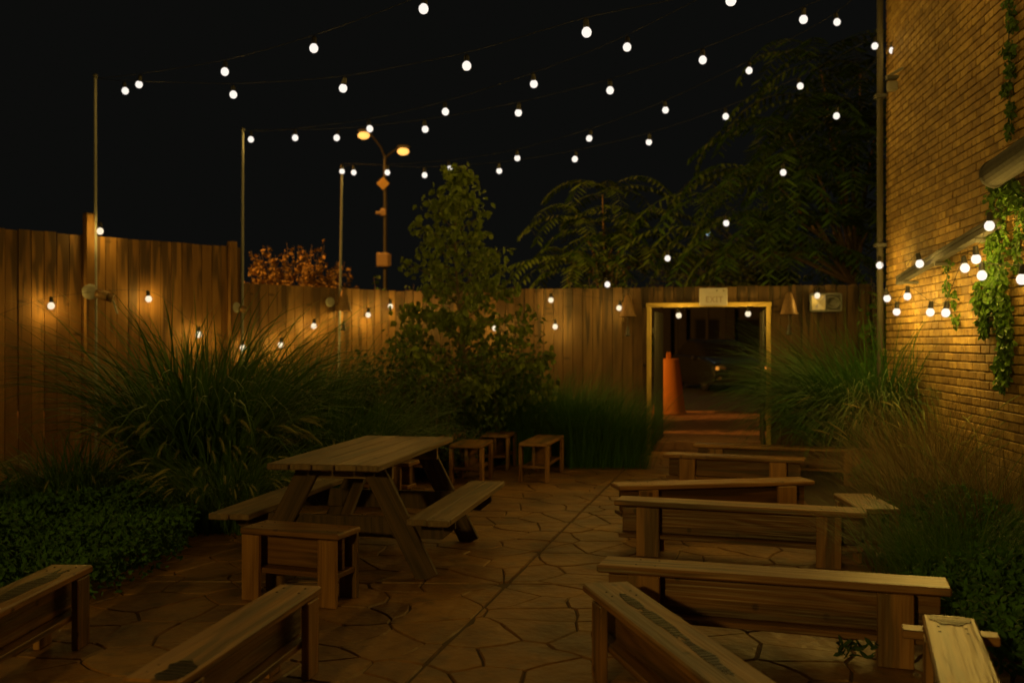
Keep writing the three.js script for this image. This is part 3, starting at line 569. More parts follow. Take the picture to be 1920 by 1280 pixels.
const heads = Array.from({ length: 6 }, () => seedHead(rr(1.0, 1.25), rr(0.1, 0.25), rr(1.9, 2.7), rr(0.15, 0.2), 0.016));
const uprightHeads = Array.from({ length: 4 }, () => seedHead(rr(1.2, 1.5), rr(0.02, 0.15), rr(0.9, 1.5), rr(0.14, 0.2), 0.013));
function clump(name, label, cat, x, Z, o) {
  const g = thing(name, label, cat, [x, 0, -Z]), s = new Soup();
  for (let i = 0; i < o.n; i++) {
    const az = rr(0, 6.2832), rad = o.r * Math.sqrt(rnd()), k = rnd(), len = o.len * rr(0.55, 1.05), b = V(Math.cos(az + rr(-1, 1)) * rad, 0, Math.sin(az + rr(-1, 1)) * rad * (o.flat ?? 1));
    blade(s, b, az, len, o.f0 * rr(0.2, 1.3), o.f1 * rr(0.45, 1.15), o.w * rr(0.6, 1.2), tone(), o.seg ?? 6);
  }
  stuff(mesh('blades', s.geo(), o.mat, g));
  for (let i = 0; i < (o.heads ?? 0); i++) {
    const az = o.azs ? rr(...o.azs) : rr(0, 6.2832), m = mesh('seed_head', pick(o.set ?? heads), M.seed, g), rad = o.r * Math.sqrt(rnd()) * 0.7;
    m.position.set(Math.cos(az) * rad, 0, Math.sin(az) * rad); m.rotation.y = -az; m.scale.setScalar((o.hs ?? 1) * rr(0.7, 1.1));
  }
  return g;
}
// left bed
clump('ornamental_grass', 'huge arching ornamental grass with pale seed heads in front of the left fence', 'ornamental grass', -2.8, 9.1, { n: 1050, r: 0.45, len: 2.5, f0: 0.3, f1: 2.35, w: 0.026, seg: 8, mat: M.grass, heads: 75, hs: 1.3 });
clump('ornamental_grass', 'low fringe of arching grass at the foot of the left fence', 'ornamental grass', -3.75, 8.7, { n: 600, r: 0.4, len: 1.1, f0: 0.5, f1: 2.5, w: 0.014, mat: M.grass, heads: 34, hs: 0.8 });
clump('ornamental_grass', 'spreading fountain grass drooping beside the near left seat of the picnic table', 'ornamental grass', -2.3, 8.1, { n: 600, r: 0.3, len: 1.15, f0: 0.5, f1: 2.7, w: 0.013, mat: M.grass, heads: 60, hs: 0.85 });
clump('ornamental_grass', 'bright green upright grass in front of the glowing bulbs on the low left fence', 'ornamental grass', -2.45, 11.3, { n: 1300, r: 0.5, len: 2.0, f0: 0.3, f1: 1.8, w: 0.02, seg: 8, mat: M.grass, heads: 20, set: uprightHeads, hs: 1.2 });
clump('ornamental_grass', 'bushy grass between the bright grass and the picnic table top', 'ornamental grass', -1.8, 10.2, { n: 1700, r: 0.6, len: 1.6, f0: 0.45, f1: 2.4, w: 0.015, mat: M.grass, heads: 34, hs: 0.9 });
// fine grass by the gateway
clump('ornamental_grass', 'soft fine green grass mound left of the gateway path', 'ornamental grass', 1.1, 12.4, { n: 4200, r: 0.55, len: 1.25, f0: 0.35, f1: 1.9, w: 0.005, mat: M.fine });
clump('ornamental_grass', 'soft fine green grass mound behind the rightmost small stool', 'ornamental grass', 0.55, 12.7, { n: 4000, r: 0.55, len: 1.45, f0: 0.3, f1: 1.8, w: 0.005, mat: M.fine });
clump('ornamental_grass', 'dark fine grass behind the two small middle stools', 'ornamental grass', -0.3, 12.9, { n: 3600, r: 0.6, len: 1.4, f0: 0.35, f1: 1.9, w: 0.007, mat: M.fine });
clump('ornamental_grass', 'big drooping green grass mound right of the gateway with hanging seed heads', 'ornamental grass', 4.15, 11.4, { n: 5200, r: 0.6, len: 2.35, f0: 0.38, f1: 2.75, w: 0.015, seg: 8, mat: M.fine, heads: 44, hs: 1.35 });
clump('ornamental_grass', 'thin upright grass stems against the right end of the back fence', 'ornamental grass', 4.35, 12.4, { n: 240, r: 0.35, len: 2.3, f0: 0.2, f1: 0.9, w: 0.008, mat: M.grass, heads: 12, set: uprightHeads, hs: 1.4 });
// dry wispy grass on the right
const dryO = { n: 1500, r: 0.45, len: 1.35, f0: 0.5, f1: 1.9, w: 0.004, mat: M.dry, heads: 12, set: uprightHeads, hs: 0.9 };
clump('dry_grass', 'tall brown wispy grass against the glowing brick wall', 'dry grass', 3.75, 8.8, { ...dryO, n: 1700, len: 1.45, f1: 1.4 });
clump('dry_grass', 'brown wispy grass hanging over the right end of the middle benches', 'dry grass', 3.15, 7.7, { ...dryO, len: 1.15 });
clump('dry_grass', 'tangled brown grass at the right edge of the picture, under the ivy', 'dry grass', 3.35, 6.9, { ...dryO, len: 1.2 });
clump('dry_grass', 'greenish wispy grass behind the right end of the front bench', 'dry grass', 2.65, 6.0, { ...dryO, len: 0.9, mat: M.grass, heads: 4 });

function leaf(s, p, dir, up, L, w, col, fold = 0.25) {              // an oval leaf folded along its midrib
  const d = dir.clone().normalize(), e = d.clone().cross(up).normalize(), n = e.clone().cross(d), q = (u, v, k) => p.clone().addScaledVector(d, u * L).addScaledVector(e, v * w).addScaledVector(n, k * w);
  const a = q(0, 0, 0), m = q(0.5, 0, -fold), t = q(1, 0, -fold * 0.5);
  for (const sd of [-1, 1]) { const l1 = q(0.3, sd * 0.5, fold * 0.2), l2 = q(0.65, sd * 0.42, fold * 0.2); s.tri(a, m, l1, [0, 0], [1, 0], [0, 1], col); s.tri(m, l2, l1, [0, 0], [1, 0], [0, 1], col); s.tri(m, t, l2, [0, 0], [1, 0], [0, 1], col); }
}
const rdir = () => { const z = rr(-1, 1), t = rr(0, 6.2832), r = Math.sqrt(1 - z * z); return V(r * Math.cos(t), z, r * Math.sin(t)); };

{ // young leafy tree in the middle of the back bed
  const g = thing('young_tree', 'slender young leafy tree before the corner of the fences, its tip under the bulb strings', 'tree', [at(862, 640, 12.4).x, 0, -12.4]);
  const ts = new Soup(), crown = new Soup(), spots = [], HT = 3.65, stem = y => V(0.06 * Math.sin(y * 1.7), y, 0.05 * Math.cos(y * 1.3));
  const sp = []; for (let i = 0; i <= 14; i++) sp.push(stem(i / 14 * HT)); ts.path(sp, 0.038, 0.006, 7);
  for (let i = 0; i < 74; i++) {
    const h = 0.35 + (HT - 0.4) * Math.pow(i / 74, 0.92), az = i * 2.4 + rr(-0.4, 0.4), k = 1 - h / HT, len = 0.12 + 1.4 * Math.pow(k, 1.05) * rr(0.65, 1.15), rise = rr(0.25, 0.9), b0 = stem(h);
    const pts = [b0]; for (let j = 1; j <= 6; j++) { const u = j / 6; pts.push(b0.clone().add(V(Math.cos(az) * len * u, len * (rise * u - 0.35 * u * u * k), Math.sin(az) * len * u))); }
    ts.path(pts, 0.012 * (0.4 + k), 0.002, 5);
    const cv = new THREE.CatmullRomCurve3(pts), n = Math.round(9 + len * 46);
    for (let q = 0; q < n; q++) { const u = 0.15 + 0.85 * Math.pow(rnd(), 0.7); spots.push(cv.getPoint(u).add(rdir().multiplyScalar(rr(0.02, 0.13)))); }
  }
  for (let q = 0; q < 30; q++) spots.push(stem(HT - 0.3 * rnd()).add(rdir().multiplyScalar(0.06)));
  spots.sort((a, b) => b.z - a.z);
  mesh('trunk', ts.geo(), M.bark, g);
  let c; const dirOf = () => V(rr(-0.6, 0.6), rr(-1, 0.1), rr(-0.6, 0.6));
  const lg = Array.from({ length: 6 }, () => { const s = new Soup(); leaf(s, V(0, 0, 0), V(0, -1, 0), V(0, 0, 1), 0.1, 0.075, tone(0.3)); return s.geo(); });
  spots.forEach((p, i) => { if (i % 3 === 0 && i < 900) return; leaf(crown, p, dirOf(), rdir(), rr(0.07, 0.115), rr(0.05, 0.08), tone(0.4)); });
  c = mesh('crown', crown.geo(), M.tree, g); stuff(c);
  spots.forEach((p, i) => { if (i % 3 === 0 && i < 900) { const m = mesh('leaf', pick(lg), M.tree, c); m.position.copy(p); m.rotation.set(rr(-0.8, 0.8), rr(0, 6.28), rr(-0.8, 0.8)); m.scale.setScalar(rr(0.75, 1.1)); } });
}
function shrub(name, label, cat, x, Z, o) {
  const g = thing(name, label, cat, [x, 0, -Z]), s = new Soup(), st = new Soup();
  for (let i = 0; i < o.stems; i++) {
    const az = rr(0, 6.28), ox = o.ox ?? 0, tip = V(Math.cos(az) * o.rx * Math.sqrt(rnd()), (o.y0 ?? 0) + (o.h - (o.y0 ?? 0)) * rr(0.45, 1), Math.sin(az) * (o.rz ?? o.rx) * Math.sqrt(rnd()));
    tip.y *= 1 - (o.dome ?? 0.35) * (Math.hypot(tip.x / o.rx, tip.z / (o.rz ?? o.rx))) ** 2; tip.x += ox;
    const mid = ox ? V(0, 2.6, 0) : V(tip.x * 0.55, tip.y * 0.5, tip.z * 0.55), b = V(tip.x * 0.15, 0, tip.z * 0.15); st.path([b, mid, tip], 0.012, 0.003, 5);
    const n = Math.round(o.n / o.stems);
    for (let q = 0; q < n; q++) { const u = ox ? rr(0.62, 1) : rnd(), p = u < 0.5 ? b.clone().lerp(mid, 0.3 + u * 1.4) : mid.clone().lerp(tip, (u - 0.5) * 2); p.add(rdir().multiplyScalar(rr(0.02, o.spread ?? 0.16))); if (p.y < 0.02) p.y = 0.02; leaf(s, p, V(rr(-1, 1), rr(-0.9, 0.5), rr(-1, 1)), rdir(), o.leaf * rr(0.6, 1.1), o.leaf * rr(0.4, 0.7), tone(0.35)); }
  }
  mesh('stems', st.geo(), M.bark, g); stuff(mesh('foliage', s.geo(), o.mat, g)); return g;
}
shrub('leafy_shrub', 'leafy shrub at the foot of the young tree, left side', 'shrub', -1.35, 11.9, { stems: 60, n: 5600, rx: 0.85, h: 1.75, leaf: 0.075, mat: M.shrub });
shrub('leafy_shrub', 'leafy shrub at the foot of the young tree, right side', 'shrub', -0.15, 12.6, { stems: 60, n: 5600, rx: 0.85, h: 1.9, leaf: 0.075, mat: M.shrub });
shrub('leafy_shrub', 'low dark shrub behind the picnic table top', 'shrub', -0.85, 11.3, { stems: 40, n: 2800, rx: 0.65, h: 0.8, leaf: 0.05, mat: M.dark });
shrub('leafy_shrub', 'bright leafy shrub beside the corner of the brick building, under the first wall bulbs', 'shrub', 4.55, 12.35, { stems: 26, n: 900, rx: 0.35, h: 2.6, y0: 1.2, leaf: 0.1, mat: M.ivy });
// beyond the fence
shrub('far_shrub', 'orange-leaved shrub lit by the street lamp, above the low left fence', 'shrub', at(556, 500, 17.5).x, 17.5, { stems: 90, n: 6500, rx: 1.02, rz: 0.6, h: 3.3, y0: 2.0, dome: 0.12, leaf: 0.11, mat: M.rust, spread: 0.08 });
[['dark shrub beyond the back fence, behind the young tree', 900, 16.5, 1.0, 2.8], ['dark shrub beyond the back fence, under the smaller feathery tree', 1120, 16.2, 1.1, 2.9], ['dark tree crown leaning over the street, seen above the gateway', 1500, 26, 2.2, 4.6, -2.2], ['dark shrub beyond the back fence, at the foot of the big feathery tree', 1545, 16.6, 0.8, 3.0], ['dark shrub beyond the fence corner, right of the street lamp', 740, 16.6, 0.8, 2.75]]
  .forEach(([l, x, Z, r, h, ox]) => shrub('far_shrub', l, 'shrub', at(x, 640, Z).x, Z, { stems: 50, n: 3600, rx: r, h, ox, y0: ox ? 3.0 : 1.2, leaf: 0.12, mat: M.dark, spread: 0.2 }));
function frond(s, p, az, len, f0, f1, col) {
  const o = V(Math.cos(az), 0, Math.sin(az)), pts = [p.clone()]; let q = p.clone(); const seg = 16;
  for (let i = 0; i < seg; i++) { const f = f0 + (f1 - f0) * Math.pow((i + 0.5) / seg, 0.9); q = q.clone().addScaledVector(o, Math.sin(f) * len / seg); q.y += Math.cos(f) * len / seg; pts.push(q); }
  s.path(pts, 0.005, 0.002, 4, col);
  for (let i = 2; i <= seg; i++) { const d = pts[i].clone().sub(pts[i - 1]).normalize(), side = d.clone().cross(V(0, 1, 0.01)).normalize(); for (const k of [-1, 1]) leaf(s, pts[i], side.clone().multiplyScalar(k).addScaledVector(d, 0.35).add(V(0, -0.45, 0)), V(rr(-0.6, 0.6), 1, rr(-0.6, 0.6)), 0.27 * (1 - 0.4 * Math.abs(i / seg - 0.45)) * rr(0.85, 1.1), 0.055, col, 0.1); }
}
function featherTree(name, label, base, forks, n, len) {
  const g = thing(name, label, 'tree', [base.x, 0, base.z]), t = new Soup(), s = new Soup(), b0 = V(0, 0, 0), k0 = V(0.03, 2.4, 0);
  t.path([b0, V(-0.02, 1.2, 0.02), k0], 0.09, 0.06, 9);
  for (const f of forks) {
    const e = f.clone().sub(base.clone().setY(0)), mid = k0.clone().lerp(e, 0.5).add(V(0, 0.2, 0)); t.path([k0, mid, e], 0.045, 0.012, 6);
    for (let i = 0; i < n; i++) { const a = i / n * 6.2832 + rr(-0.3, 0.3); frond(s, e.clone().add(rdir().multiplyScalar(0.1)), a, len * rr(0.75, 1.2), rr(0.4, 1.2), rr(2.3, 3.0), tone(0.4)); }
  }
  mesh('trunk', t.geo(), M.bark, g); stuff(mesh('crown', s.geo(), M.frond, g));
}
featherTree('feathery_tree', 'big tree with drooping feathery leaves beyond the back fence, beside the brick building', at(1598, 640, 15.8).setY(0),
  [[1480, 250, 15.2], [1545, 190, 16], [1600, 235, 15.5], [1425, 330, 15.6], [1385, 420, 15.3], [1530, 320, 15], [1610, 350, 15.2], [1580, 420, 15], [1490, 410, 15.1], [1540, 130, 16.5], [1615, 130, 16.4], [1440, 470, 15.4], [1360, 470, 15.6], [1580, 300, 14.8], [1460, 350, 14.8], [1630, 430, 15], [1520, 480, 15.2], [1570, 230, 15.8], [1640, 260, 15.5]].map(q => at(...q)), 10, 1.75);
featherTree('feathery_tree', 'smaller dim feathery tree beyond the back fence, left of the gateway', at(1132, 640, 18.5).setY(0),
  [[1130, 365, 18.5], [1085, 420, 18.4], [1190, 430, 18.3], [1060, 490, 18.2], [1150, 460, 18], [1230, 490, 18.2], [1100, 500, 18], [1180, 500, 18]].map(q => at(...q)), 8, 1.4);

// low leafy ground cover
function cover(name, label, poly, n, h, size, mat) {
  const s = new Soup(), inside = (x, z) => { let c = false; for (let i = 0, j = poly.length - 1; i < poly.length; j = i++) { const [a, b] = poly[i], [d, e] = poly[j]; if ((b > z) !== (e > z) && x < (d - a) * (z - b) / (e - b) + a) c = !c; } return c; };
  const xs = poly.map(p => p[0]), zs = poly.map(p => p[1]), x0 = Math.min(...xs), x1 = Math.max(...xs), z0 = Math.min(...zs), z1 = Math.max(...zs);
  for (let i = 0; i < n;) { const x = rr(x0, x1), z = rr(z0, z1); if (!inside(x, z)) continue; i++; const hh = h * (0.35 + 0.9 * vn(x * 2.3 + 50, z * 2.3 + 50, 999, 999, 77)), y = hh * Math.sqrt(rnd()); leaf(s, V(x, y, -z), V(rr(-1, 1), rr(-0.2, 0.9), rr(-1, 1)), rdir(), size * rr(0.6, 1.2), size * rr(0.4, 0.7), tone(0.35)); }
  const m = stuff(mesh(name, s.geo(), mat)); return tag(m, label, 'ground cover');
}
cover('ground_cover', 'dense low green ground cover in the left bed behind the corner bench', [[-2.35, 5.7], [-2.2, 6.6], [-2.35, 7.6], [-2.9, 8.6], [-5.2, 9.3], [-5, 6], [-3.4, 5.2], [-2.7, 5.3]], 26000, 0.34, 0.05, M.cover);
cover('ground_cover', 'dark low green ground cover at the right edge beside the front bench', [[2.15, 4.2], [2.1, 5.2], [2.35, 6.2], [2.6, 7.2], [3.6, 7.2], [3.4, 3.8], [2.3, 3.6]], 18000, 0.42, 0.05, M.cover);
cover('ground_cover', 'mixed low plants along the foot of the back fence', [[-2.4, 10.2], [-1.4, 9.6], [-0.9, 12.4], [1.6, 12.5], [1.5, 13.6], [-1.9, 14.4], [-2.9, 12.5]], 9000, 0.3, 0.06, M.cover);
cover('ground_cover', 'low plants at the foot of the brick wall behind the dry grass', [[3.0, 7.4], [3.6, 7.4], [4.2, 11.2], [4.6, 12.6], [3.9, 12.4], [3.4, 10]], 6000, 0.4, 0.06, M.cover);
{ // a small weed by the front bench leg and pale flowers in the left grass
  const g = thing('weed', 'small dark weed growing from a joint beside the right leg of the front bench', 'weed', [1.62, 0, -4.75]), s = new Soup();
  for (let i = 0; i < 40; i++) leaf(s, V(rr(-0.1, 0.1), rr(0.01, 0.09), rr(-0.07, 0.07)), V(rr(-1, 1), rr(0, 0.8), rr(-1, 1)), rdir(), 0.06, 0.02, tone()); stuff(mesh('leaves', s.geo(), M.dark, g));
  const petal = new THREE.MeshStandardMaterial({ color: new THREE.Color().setRGB(0.7, 0.62, 0.52), roughness: 0.6, side: THREE.DoubleSide }), f = thing('flowering_plant', 'few tiny pale flowers among the grass under the left fence bulbs', 'flowers', [at(450, 700, 10.6).x, 0, -10.6]), st = new Soup();
  for (const [x, y] of [[452, 690], [436, 712], [470, 685], [443, 700], [466, 708], [213 + 150, 690], [335, 770]]) {
    const p = at(x, y, 10.5 + rr(-0.2, 0.1)).sub(f.position), fs = new Soup(); for (let i = 0; i < 6; i++) { const a = i / 6 * 6.28; leaf(fs, V(0, 0, 0), V(Math.cos(a), 0.25, Math.sin(a)), V(0, 1, 0), 0.028, 0.018, [1, 1, 1], 0.1); }
    const m = mesh('flower', fs.geo(), petal, f); m.position.copy(p); m.rotation.x = 0.8; st.path([V(p.x * 0.3, 0, 0), V(p.x * 0.7, p.y * 0.6, p.z), p], 0.003, 0.0015, 4);
  }
  mesh('stalks', st.geo(), M.bark, f);
}
// ivy on the brick wall
function ivy(label, spots, n, size, strands) {
  const g = thing('ivy', label, 'ivy'), s = new Soup(), st = new Soup();
  for (const line of strands) { const pts = line.map(([x, y, o]) => onPlane(WALL, x, y, o ?? 0.05)); st.path(new THREE.CatmullRomCurve3(pts).getPoints(pts.length * 4), 0.006, 0.003, 5); }
  for (let i = 0; i < n; i++) {
    const [x, y, rx, ry, off = 0.12] = pick(spots), a = rr(0, 6.28), k = Math.sqrt(rnd()), p = onPlane(WALL, x + Math.cos(a) * rx * k, y + Math.sin(a) * ry * k, 0.015 + off * rnd());
    leaf(s, p, V(rr(-0.5, 0.5), rr(-1, 0), rr(-0.5, 0.5)), V(WALL.nx + rr(-0.5, 0.5), rr(-0.3, 0.6), -WALL.nz + rr(-0.5, 0.5)), size * rr(0.6, 1.1), size * rr(0.55, 0.95), tone(0.35));
  }
  mesh('vine_stem', st.geo(), M.bark, g); stuff(mesh('leaves', s.geo(), M.ivy, g));
}
ivy('thick green ivy hanging down the brick wall beside the big bulbs', [[1872, 380, 22, 45], [1868, 450, 22, 40], [1866, 510, 22, 40], [1864, 550, 18, 35], [1880, 590, 15, 50], [1885, 640, 13, 60], [1880, 690, 12, 40], [1835, 555, 7, 30], [1845, 600, 7, 30], [1895, 360, 20, 30]], 1800, 0.062, [[[1885, 330], [1872, 420], [1868, 520], [1882, 620], [1884, 720]], [[1870, 450], [1845, 540], [1838, 620]]]);
ivy('thin dark ivy strand high on the brick wall at the right edge', [[1893, 10, 14, 20, 0.05], [1898, 45, 10, 16, 0.05], [1890, 90, 12, 16, 0.05], [1896, 130, 9, 16, 0.05], [1889, 165, 12, 14, 0.05], [1895, 205, 7, 20, 0.05], [1892, 240, 7, 18, 0.05]], 300, 0.055, [[[1896, -20, 0.03], [1892, 90, 0.03], [1895, 170, 0.03], [1892, 260, 0.03]]]);
ivy('sparse ivy trail in the middle of the brick wall between the bulbs', [[1778, 500, 7, 18, 0.05], [1775, 540, 6, 18, 0.05], [1790, 560, 7, 20, 0.05], [1793, 600, 6, 16, 0.05], [1775, 575, 5, 14, 0.05]], 130, 0.05, [[[1782, 470, 0.03], [1776, 540, 0.03], [1792, 615, 0.03]]]);
ivy('ivy along the brick wall at the far right edge, under the duct', [[1912, 400, 10, 50, 0.06], [1905, 470, 8, 40, 0.06]], 220, 0.05, [[[1905, 380, 0.03], [1908, 500, 0.03]]]);

// ---------------------------------------------------------------- street beyond the gateway
{
  const z = 19.5, c = at(1255, 640, z), g = thing('traffic_cone', 'tall orange traffic marker standing outside the gateway', 'traffic cone', [c.x, 0.11, -z]);
  const m = new THREE.MeshStandardMaterial({ color: new THREE.Color().setRGB(0.62, 0.22, 0.03), roughness: 0.6 });
  const body = new THREE.CylinderGeometry(0.19, 0.315, 1.0, 28, 1); body.scale(1, 1, 0.8); mesh('body', body.translate(0, 0.54, 0), m, g);
  mesh('rim', new THREE.LatheGeometry([[0.31, 0], [0.325, 0.01], [0.325, 0.035], [0.31, 0.05]].map(q => new THREE.Vector2(...q)), 28).scale(1, 1, 0.8), m, g);
  mesh('shoulder', new THREE.LatheGeometry([[0.19, 1.03], [0.196, 1.035], [0.196, 1.05], [0.18, 1.06], [0, 1.062]].map(q => new THREE.Vector2(...q)), 28).scale(1, 1, 0.8), m, g);
  mesh('handle', put(board(0.09, 0.13, 0.05, 0.015), -0.01, 1.12, 0), m, g);
}
{ // parked car facing the yard
  const Z = 32, x0 = at(1345, 640, Z).x, g = thing('parked_car', 'dark parked car facing us on the street beyond the gateway', 'car', [x0, 0, -Z], 0.12);
  const paint = new THREE.MeshPhysicalMaterial({ color: new THREE.Color().setRGB(0.02, 0.022, 0.025), roughness: 0.3, clearcoat: 1, clearcoatRoughness: 0.06 }), glass = new THREE.MeshPhysicalMaterial({ color: new THREE.Color().setRGB(0.02, 0.02, 0.02), roughness: 0.05 }), rub = new THREE.MeshStandardMaterial({ color: new THREE.Color().setRGB(0.015, 0.015, 0.015), roughness: 0.8 });
  const side = (pts, w, bev) => { const s = new THREE.Shape(); s.moveTo(...pts[0]); s.splineThru(pts.slice(1).map(q => new THREE.Vector2(...q))); s.closePath(); return new THREE.ExtrudeGeometry(s, { depth: w - 2 * bev, bevelEnabled: true, bevelSize: bev * 0.7, bevelThickness: bev, bevelSegments: 4, curveSegments: 20 }).translate(0, 0, -w / 2 + bev).rotateY(-Math.PI / 2); };
  mesh('body', side([[2.1, 0.3], [2.2, 0.5], [2.14, 0.72], [1.9, 0.82], [1.0, 0.95], [0.4, 0.98], [-1.0, 1.0], [-2.1, 0.98], [-2.2, 0.6], [-2.1, 0.3], [0, 0.24]], 1.76, 0.12), paint, g);
  mesh('cabin', side([[0.85, 0.93], [0.3, 1.32], [-0.1, 1.44], [-0.9, 1.46], [-1.5, 1.3], [-1.95, 0.96], [-0.5, 0.9]], 1.46, 0.16), glass, g);
  mesh('roof', side([[0.2, 1.42], [-0.2, 1.475], [-0.9, 1.485], [-1.35, 1.41], [-0.6, 1.4]], 1.2, 0.08), paint, g);
  const orange = new THREE.MeshStandardMaterial({ color: new THREE.Color().setRGB(0.6, 0.45, 0.3), roughness: 0.1, metalness: 0.7 }), amber = new THREE.MeshStandardMaterial({ color: new THREE.Color().setRGB(0.4, 0.15, 0.02), roughness: 0.2, emissive: new THREE.Color().setRGB(1, 0.36, 0.04), emissiveIntensity: 0.8 });  // amber glow stands in for street light reflected in the headlights
  for (const s of [-1, 1]) {
    const hl = mesh('headlight', put(new THREE.SphereGeometry(0.13, 18, 12).scale(1.35, 0.75, 0.5), s * 0.62, 0.7, 2.19, s * 0.25), orange, g); mesh('amber_glint', put(new THREE.SphereGeometry(0.055, 12, 8), s * 0.74, 0.71, 2.25), amber, g);
    mesh('fog_lamp', put(new THREE.SphereGeometry(0.05, 12, 8), s * 0.66, 0.42, 2.26), orange, g);
    mesh('mirror', put(new THREE.SphereGeometry(0.1, 14, 10).scale(1, 0.7, 0.6), s * 0.93, 1.0, 0.6), paint, g);
    for (const wz of [1.35, -1.35]) { const w = mesh('wheel', put(new THREE.TorusGeometry(0.24, 0.085, 12, 24).rotateY(Math.PI / 2), s * 0.8, 0.325, wz), rub, g); mesh('rim', put(new THREE.CylinderGeometry(0.19, 0.19, 0.1, 20).rotateZ(Math.PI / 2), s * 0.81, 0.325, wz), M.galv, w); }
  }
  for (let i = 0; i < 4; i++) mesh('grille_bar', put(board(0.8, 0.025, 0.03, 0.006), 0, 0.6 - i * 0.05, 2.285), M.galv, g);
  mesh('bumper', put(board(1.5, 0.1, 0.08, 0.03), 0, 0.36, 2.25), rub, g);
}
{ // shopfront across the street
  const g = thing('far_building', 'dim low building with pale upright pillars across the street', 'building', [9, 0, -42]);
  const wall = new THREE.MeshStandardMaterial({ map: tex(256, 256, 3, 3, (u, v) => mix([0.03, 0.03, 0.028], [0.07, 0.065, 0.06], fbm(u, v, 16, 16, 4, 700))), roughness: 0.9 });
  mesh('wall', new THREE.BoxGeometry(24, 3.6, 6).translate(0, 1.8, -3.2), wall, g);
  for (const x of [-2.6, -1.95, 0.05, 1.6, 3.2]) mesh('pillar', put(board(0.34, 2.9, 0.3, 0.02), x, 1.45, 0), M.greyPaint, g);
  for (const x of [-4.2, -0.9, 0.8, 2.4]) { const w = mesh('window', put(board(1.0, 1.5, 0.06, 0.01), x, 1.7, -0.17), M.black, g); mesh('pane', put(board(0.88, 1.38, 0.02), x, 1.7, -0.13), new THREE.MeshPhysicalMaterial({ color: new THREE.Color().setRGB(0.02, 0.02, 0.025), roughness: 0.05 }), w); }
}
const target = (l, x, y, z) => { const o = new THREE.Object3D(); o.position.set(x, y, z); o.name = 'lamp_aim'; l.target = o; return o; };
function lampHead(parent, p, turn, cd, aim) {            // a cobra-head street lamp with its drop lens
  const h = mesh('lamp_head', put(new THREE.SphereGeometry(0.14, 18, 12).scale(1.5, 0.45, 0.8), 0, 0.08, 0), M.galv, parent); h.position.copy(p); h.rotation.y = turn;
  const lensM = new THREE.MeshStandardMaterial({ color: new THREE.Color().setRGB(0.5, 0.4, 0.2), emissive: new THREE.Color().setRGB(1, 0.46, 0.1), emissiveIntensity: 1.7, roughness: 0.3 });
  const lens = mesh('lens', new THREE.SphereGeometry(0.13, 18, 12).scale(1.35, 0.85, 0.95), lensM, h); lens.position.set(-0.02, -0.06, 0);
  const l = new THREE.SpotLight(SODIUM.color, cd, 0, cd > 200 ? 0.72 : 0.95, 0.35, 2); l.castShadow = true; l.shadow.radius = 6; l.position.copy(p).add(V(0, -0.3, 0)); parent.add(l); parent.add(target(l, aim.x, aim.y, aim.z)); l.name = 'sodium_light';
}
{
  const Z = 30, P = (x, y, d = 0) => at(x, y, Z + d), foot = P(722, 640).setY(0), g = thing('street_lamp', 'tall street lamp with two glowing orange heads beyond the left fence', 'street lamp', [0, 0, 0]);
  const s = new Soup(); s.limb(foot, P(722, 292), 0.075, 0.045, 12); mesh('mast', s.geo(), M.black, g);
  const a = new Soup(); a.path([P(722, 296), P(714, 276), P(694, 250)], 0.03, 0.025, 8); mesh('arm', a.geo(), M.greyPaint, g); const b = new Soup(); b.path([P(722, 296), P(735, 285), P(749, 275)], 0.03, 0.025, 8); mesh('arm', b.geo(), M.greyPaint, g);
  lampHead(g, P(683, 250), 0, SODIUM.far, V(-4.4, 0, -28)); lampHead(g, P(757, 280), 0, SODIUM.far, V(-1, 0, -26));
  const board2 = new THREE.MeshStandardMaterial({ color: new THREE.Color().setRGB(0.5, 0.35, 0.12), roughness: 0.6 }), box = new THREE.MeshStandardMaterial({ color: new THREE.Color().setRGB(0.3, 0.22, 0.14), roughness: 0.7 });
  const d = P(718, 344, -0.15), sg2 = thing('road_sign', 'orange diamond road sign high on the street lamp mast', 'sign', [d.x, d.y, d.z]); mesh('plate', put(board(0.27, 0.27, 0.012, 0.004), 0, 0, 0, 0, 0, Math.PI / 4), board2, sg2);
  const e = P(718, 398, -0.15), cam = thing('mast_box', 'small orange-lit camera box on the street lamp mast', 'box', [e.x, e.y, e.z]); mesh('box', board(0.14, 0.2, 0.14, 0.012), box, cam); mesh('snout', put(board(0.16, 0.08, 0.08, 0.01), -0.13, -0.02, 0.05), box, cam);
  const f = P(718, 487, -0.2), cab = thing('mast_box', 'larger orange-lit cabinet on the street lamp mast, just above the fence', 'box', [f.x, f.y, f.z]); mesh('box', board(0.36, 0.4, 0.24, 0.015), box, cab); mesh('door', put(board(0.3, 0.34, 0.02, 0.006), -0.01, 0, 0.13), box, cab); mesh('hinge_rail', put(board(0.04, 0.34, 0.1, 0.006), 0.21, 0, 0), box, cab);
}
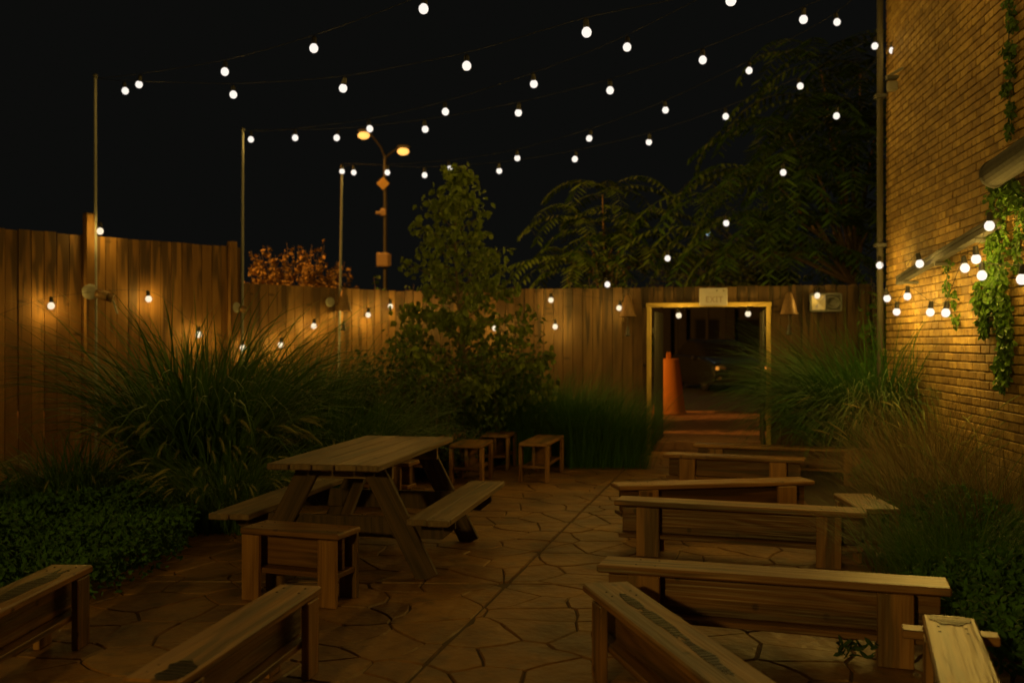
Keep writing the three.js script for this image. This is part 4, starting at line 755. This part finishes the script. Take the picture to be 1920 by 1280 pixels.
{ // the street lamp on the left, outside the picture, whose orange light falls on the shrub, the mast and the traffic marker
  const g = thing('street_lamp', 'street lamp with one orange head out of the picture on the left', 'street lamp', [-13.5, 0, -12.2]), s = new Soup();
  s.limb(V(0, 0, 0), V(0, 8.3, 0), 0.11, 0.07, 12); mesh('mast', s.geo(), M.greyPaint, g); const a = new Soup(); a.path([V(0, 8.2, 0), V(0.7, 8.5, -0.4), V(1.5, 8.5, -0.9)], 0.04, 0.035, 8); mesh('arm', a.geo(), M.greyPaint, g);
  const p = V(1.7, 8.5, -1), l = SODIUM.near; lampHead(g, p, 0.4, l, V(13.5, 0.8, -12.5));
}
{ // fill lamp added behind the camera to brighten the bench fronts and the beds
  const p = V(-3.0, 3.0, 3.2), g = thing('added_fill_lamp', 'added fill lamp on a post behind the camera, out of the picture', 'lamp', [p.x, 0, p.z]), s = new Soup();
  s.limb(V(0, 0, 0.12), V(0, 3.2, 0.12), 0.04, 0.035, 12); mesh('post', s.geo(), M.black, g); mesh('hood', put(new THREE.LatheGeometry([[0, 0.12], [0.05, 0.11], [0.16, 0.02], [0.165, 0.01], [0.05, 0.09], [0, 0.1]].map(q => new THREE.Vector2(...q)), 24), 0, p.y, 0), M.black, g);
  mesh('globe', put(new THREE.SphereGeometry(0.09, 18, 14), 0, p.y - 0.02, 0), bulbMat, g);
  const l = new THREE.PointLight(BULB.warm, BULB.yard, 0, 2); l.castShadow = true; l.shadow.radius = 8; l.position.set(0, p.y - 0.02, 0); l.name = 'fill_light'; g.add(l);
}
{ // a distant cold lamp among the trees
  const p = at(1327, 437, 36), g = thing('distant_lamp', 'tiny cold white lamp far off between the feathery trees', 'lamp', [p.x, p.y, p.z]);
  mesh('lens', new THREE.SphereGeometry(0.09, 12, 8).scale(1.4, 0.8, 1), new THREE.MeshStandardMaterial({ color: new THREE.Color().setRGB(0.3, 0.3, 0.3), emissive: new THREE.Color().setRGB(0.6, 0.8, 1), emissiveIntensity: 1 }), g); const s = new Soup(); s.limb(V(0, 0.05, -0.05), V(0, -p.y, -0.05), 0.05, 0.06, 8); mesh('mast', s.geo(), M.greyPaint, g);
  const l = new THREE.PointLight(new THREE.Color(0.6, 0.8, 1), 0.8, 0, 2); l.shadow.radius = 4; l.castShadow = true; l.name = 'cold_light'; g.add(l);
}
renderer.render(scene, camera);
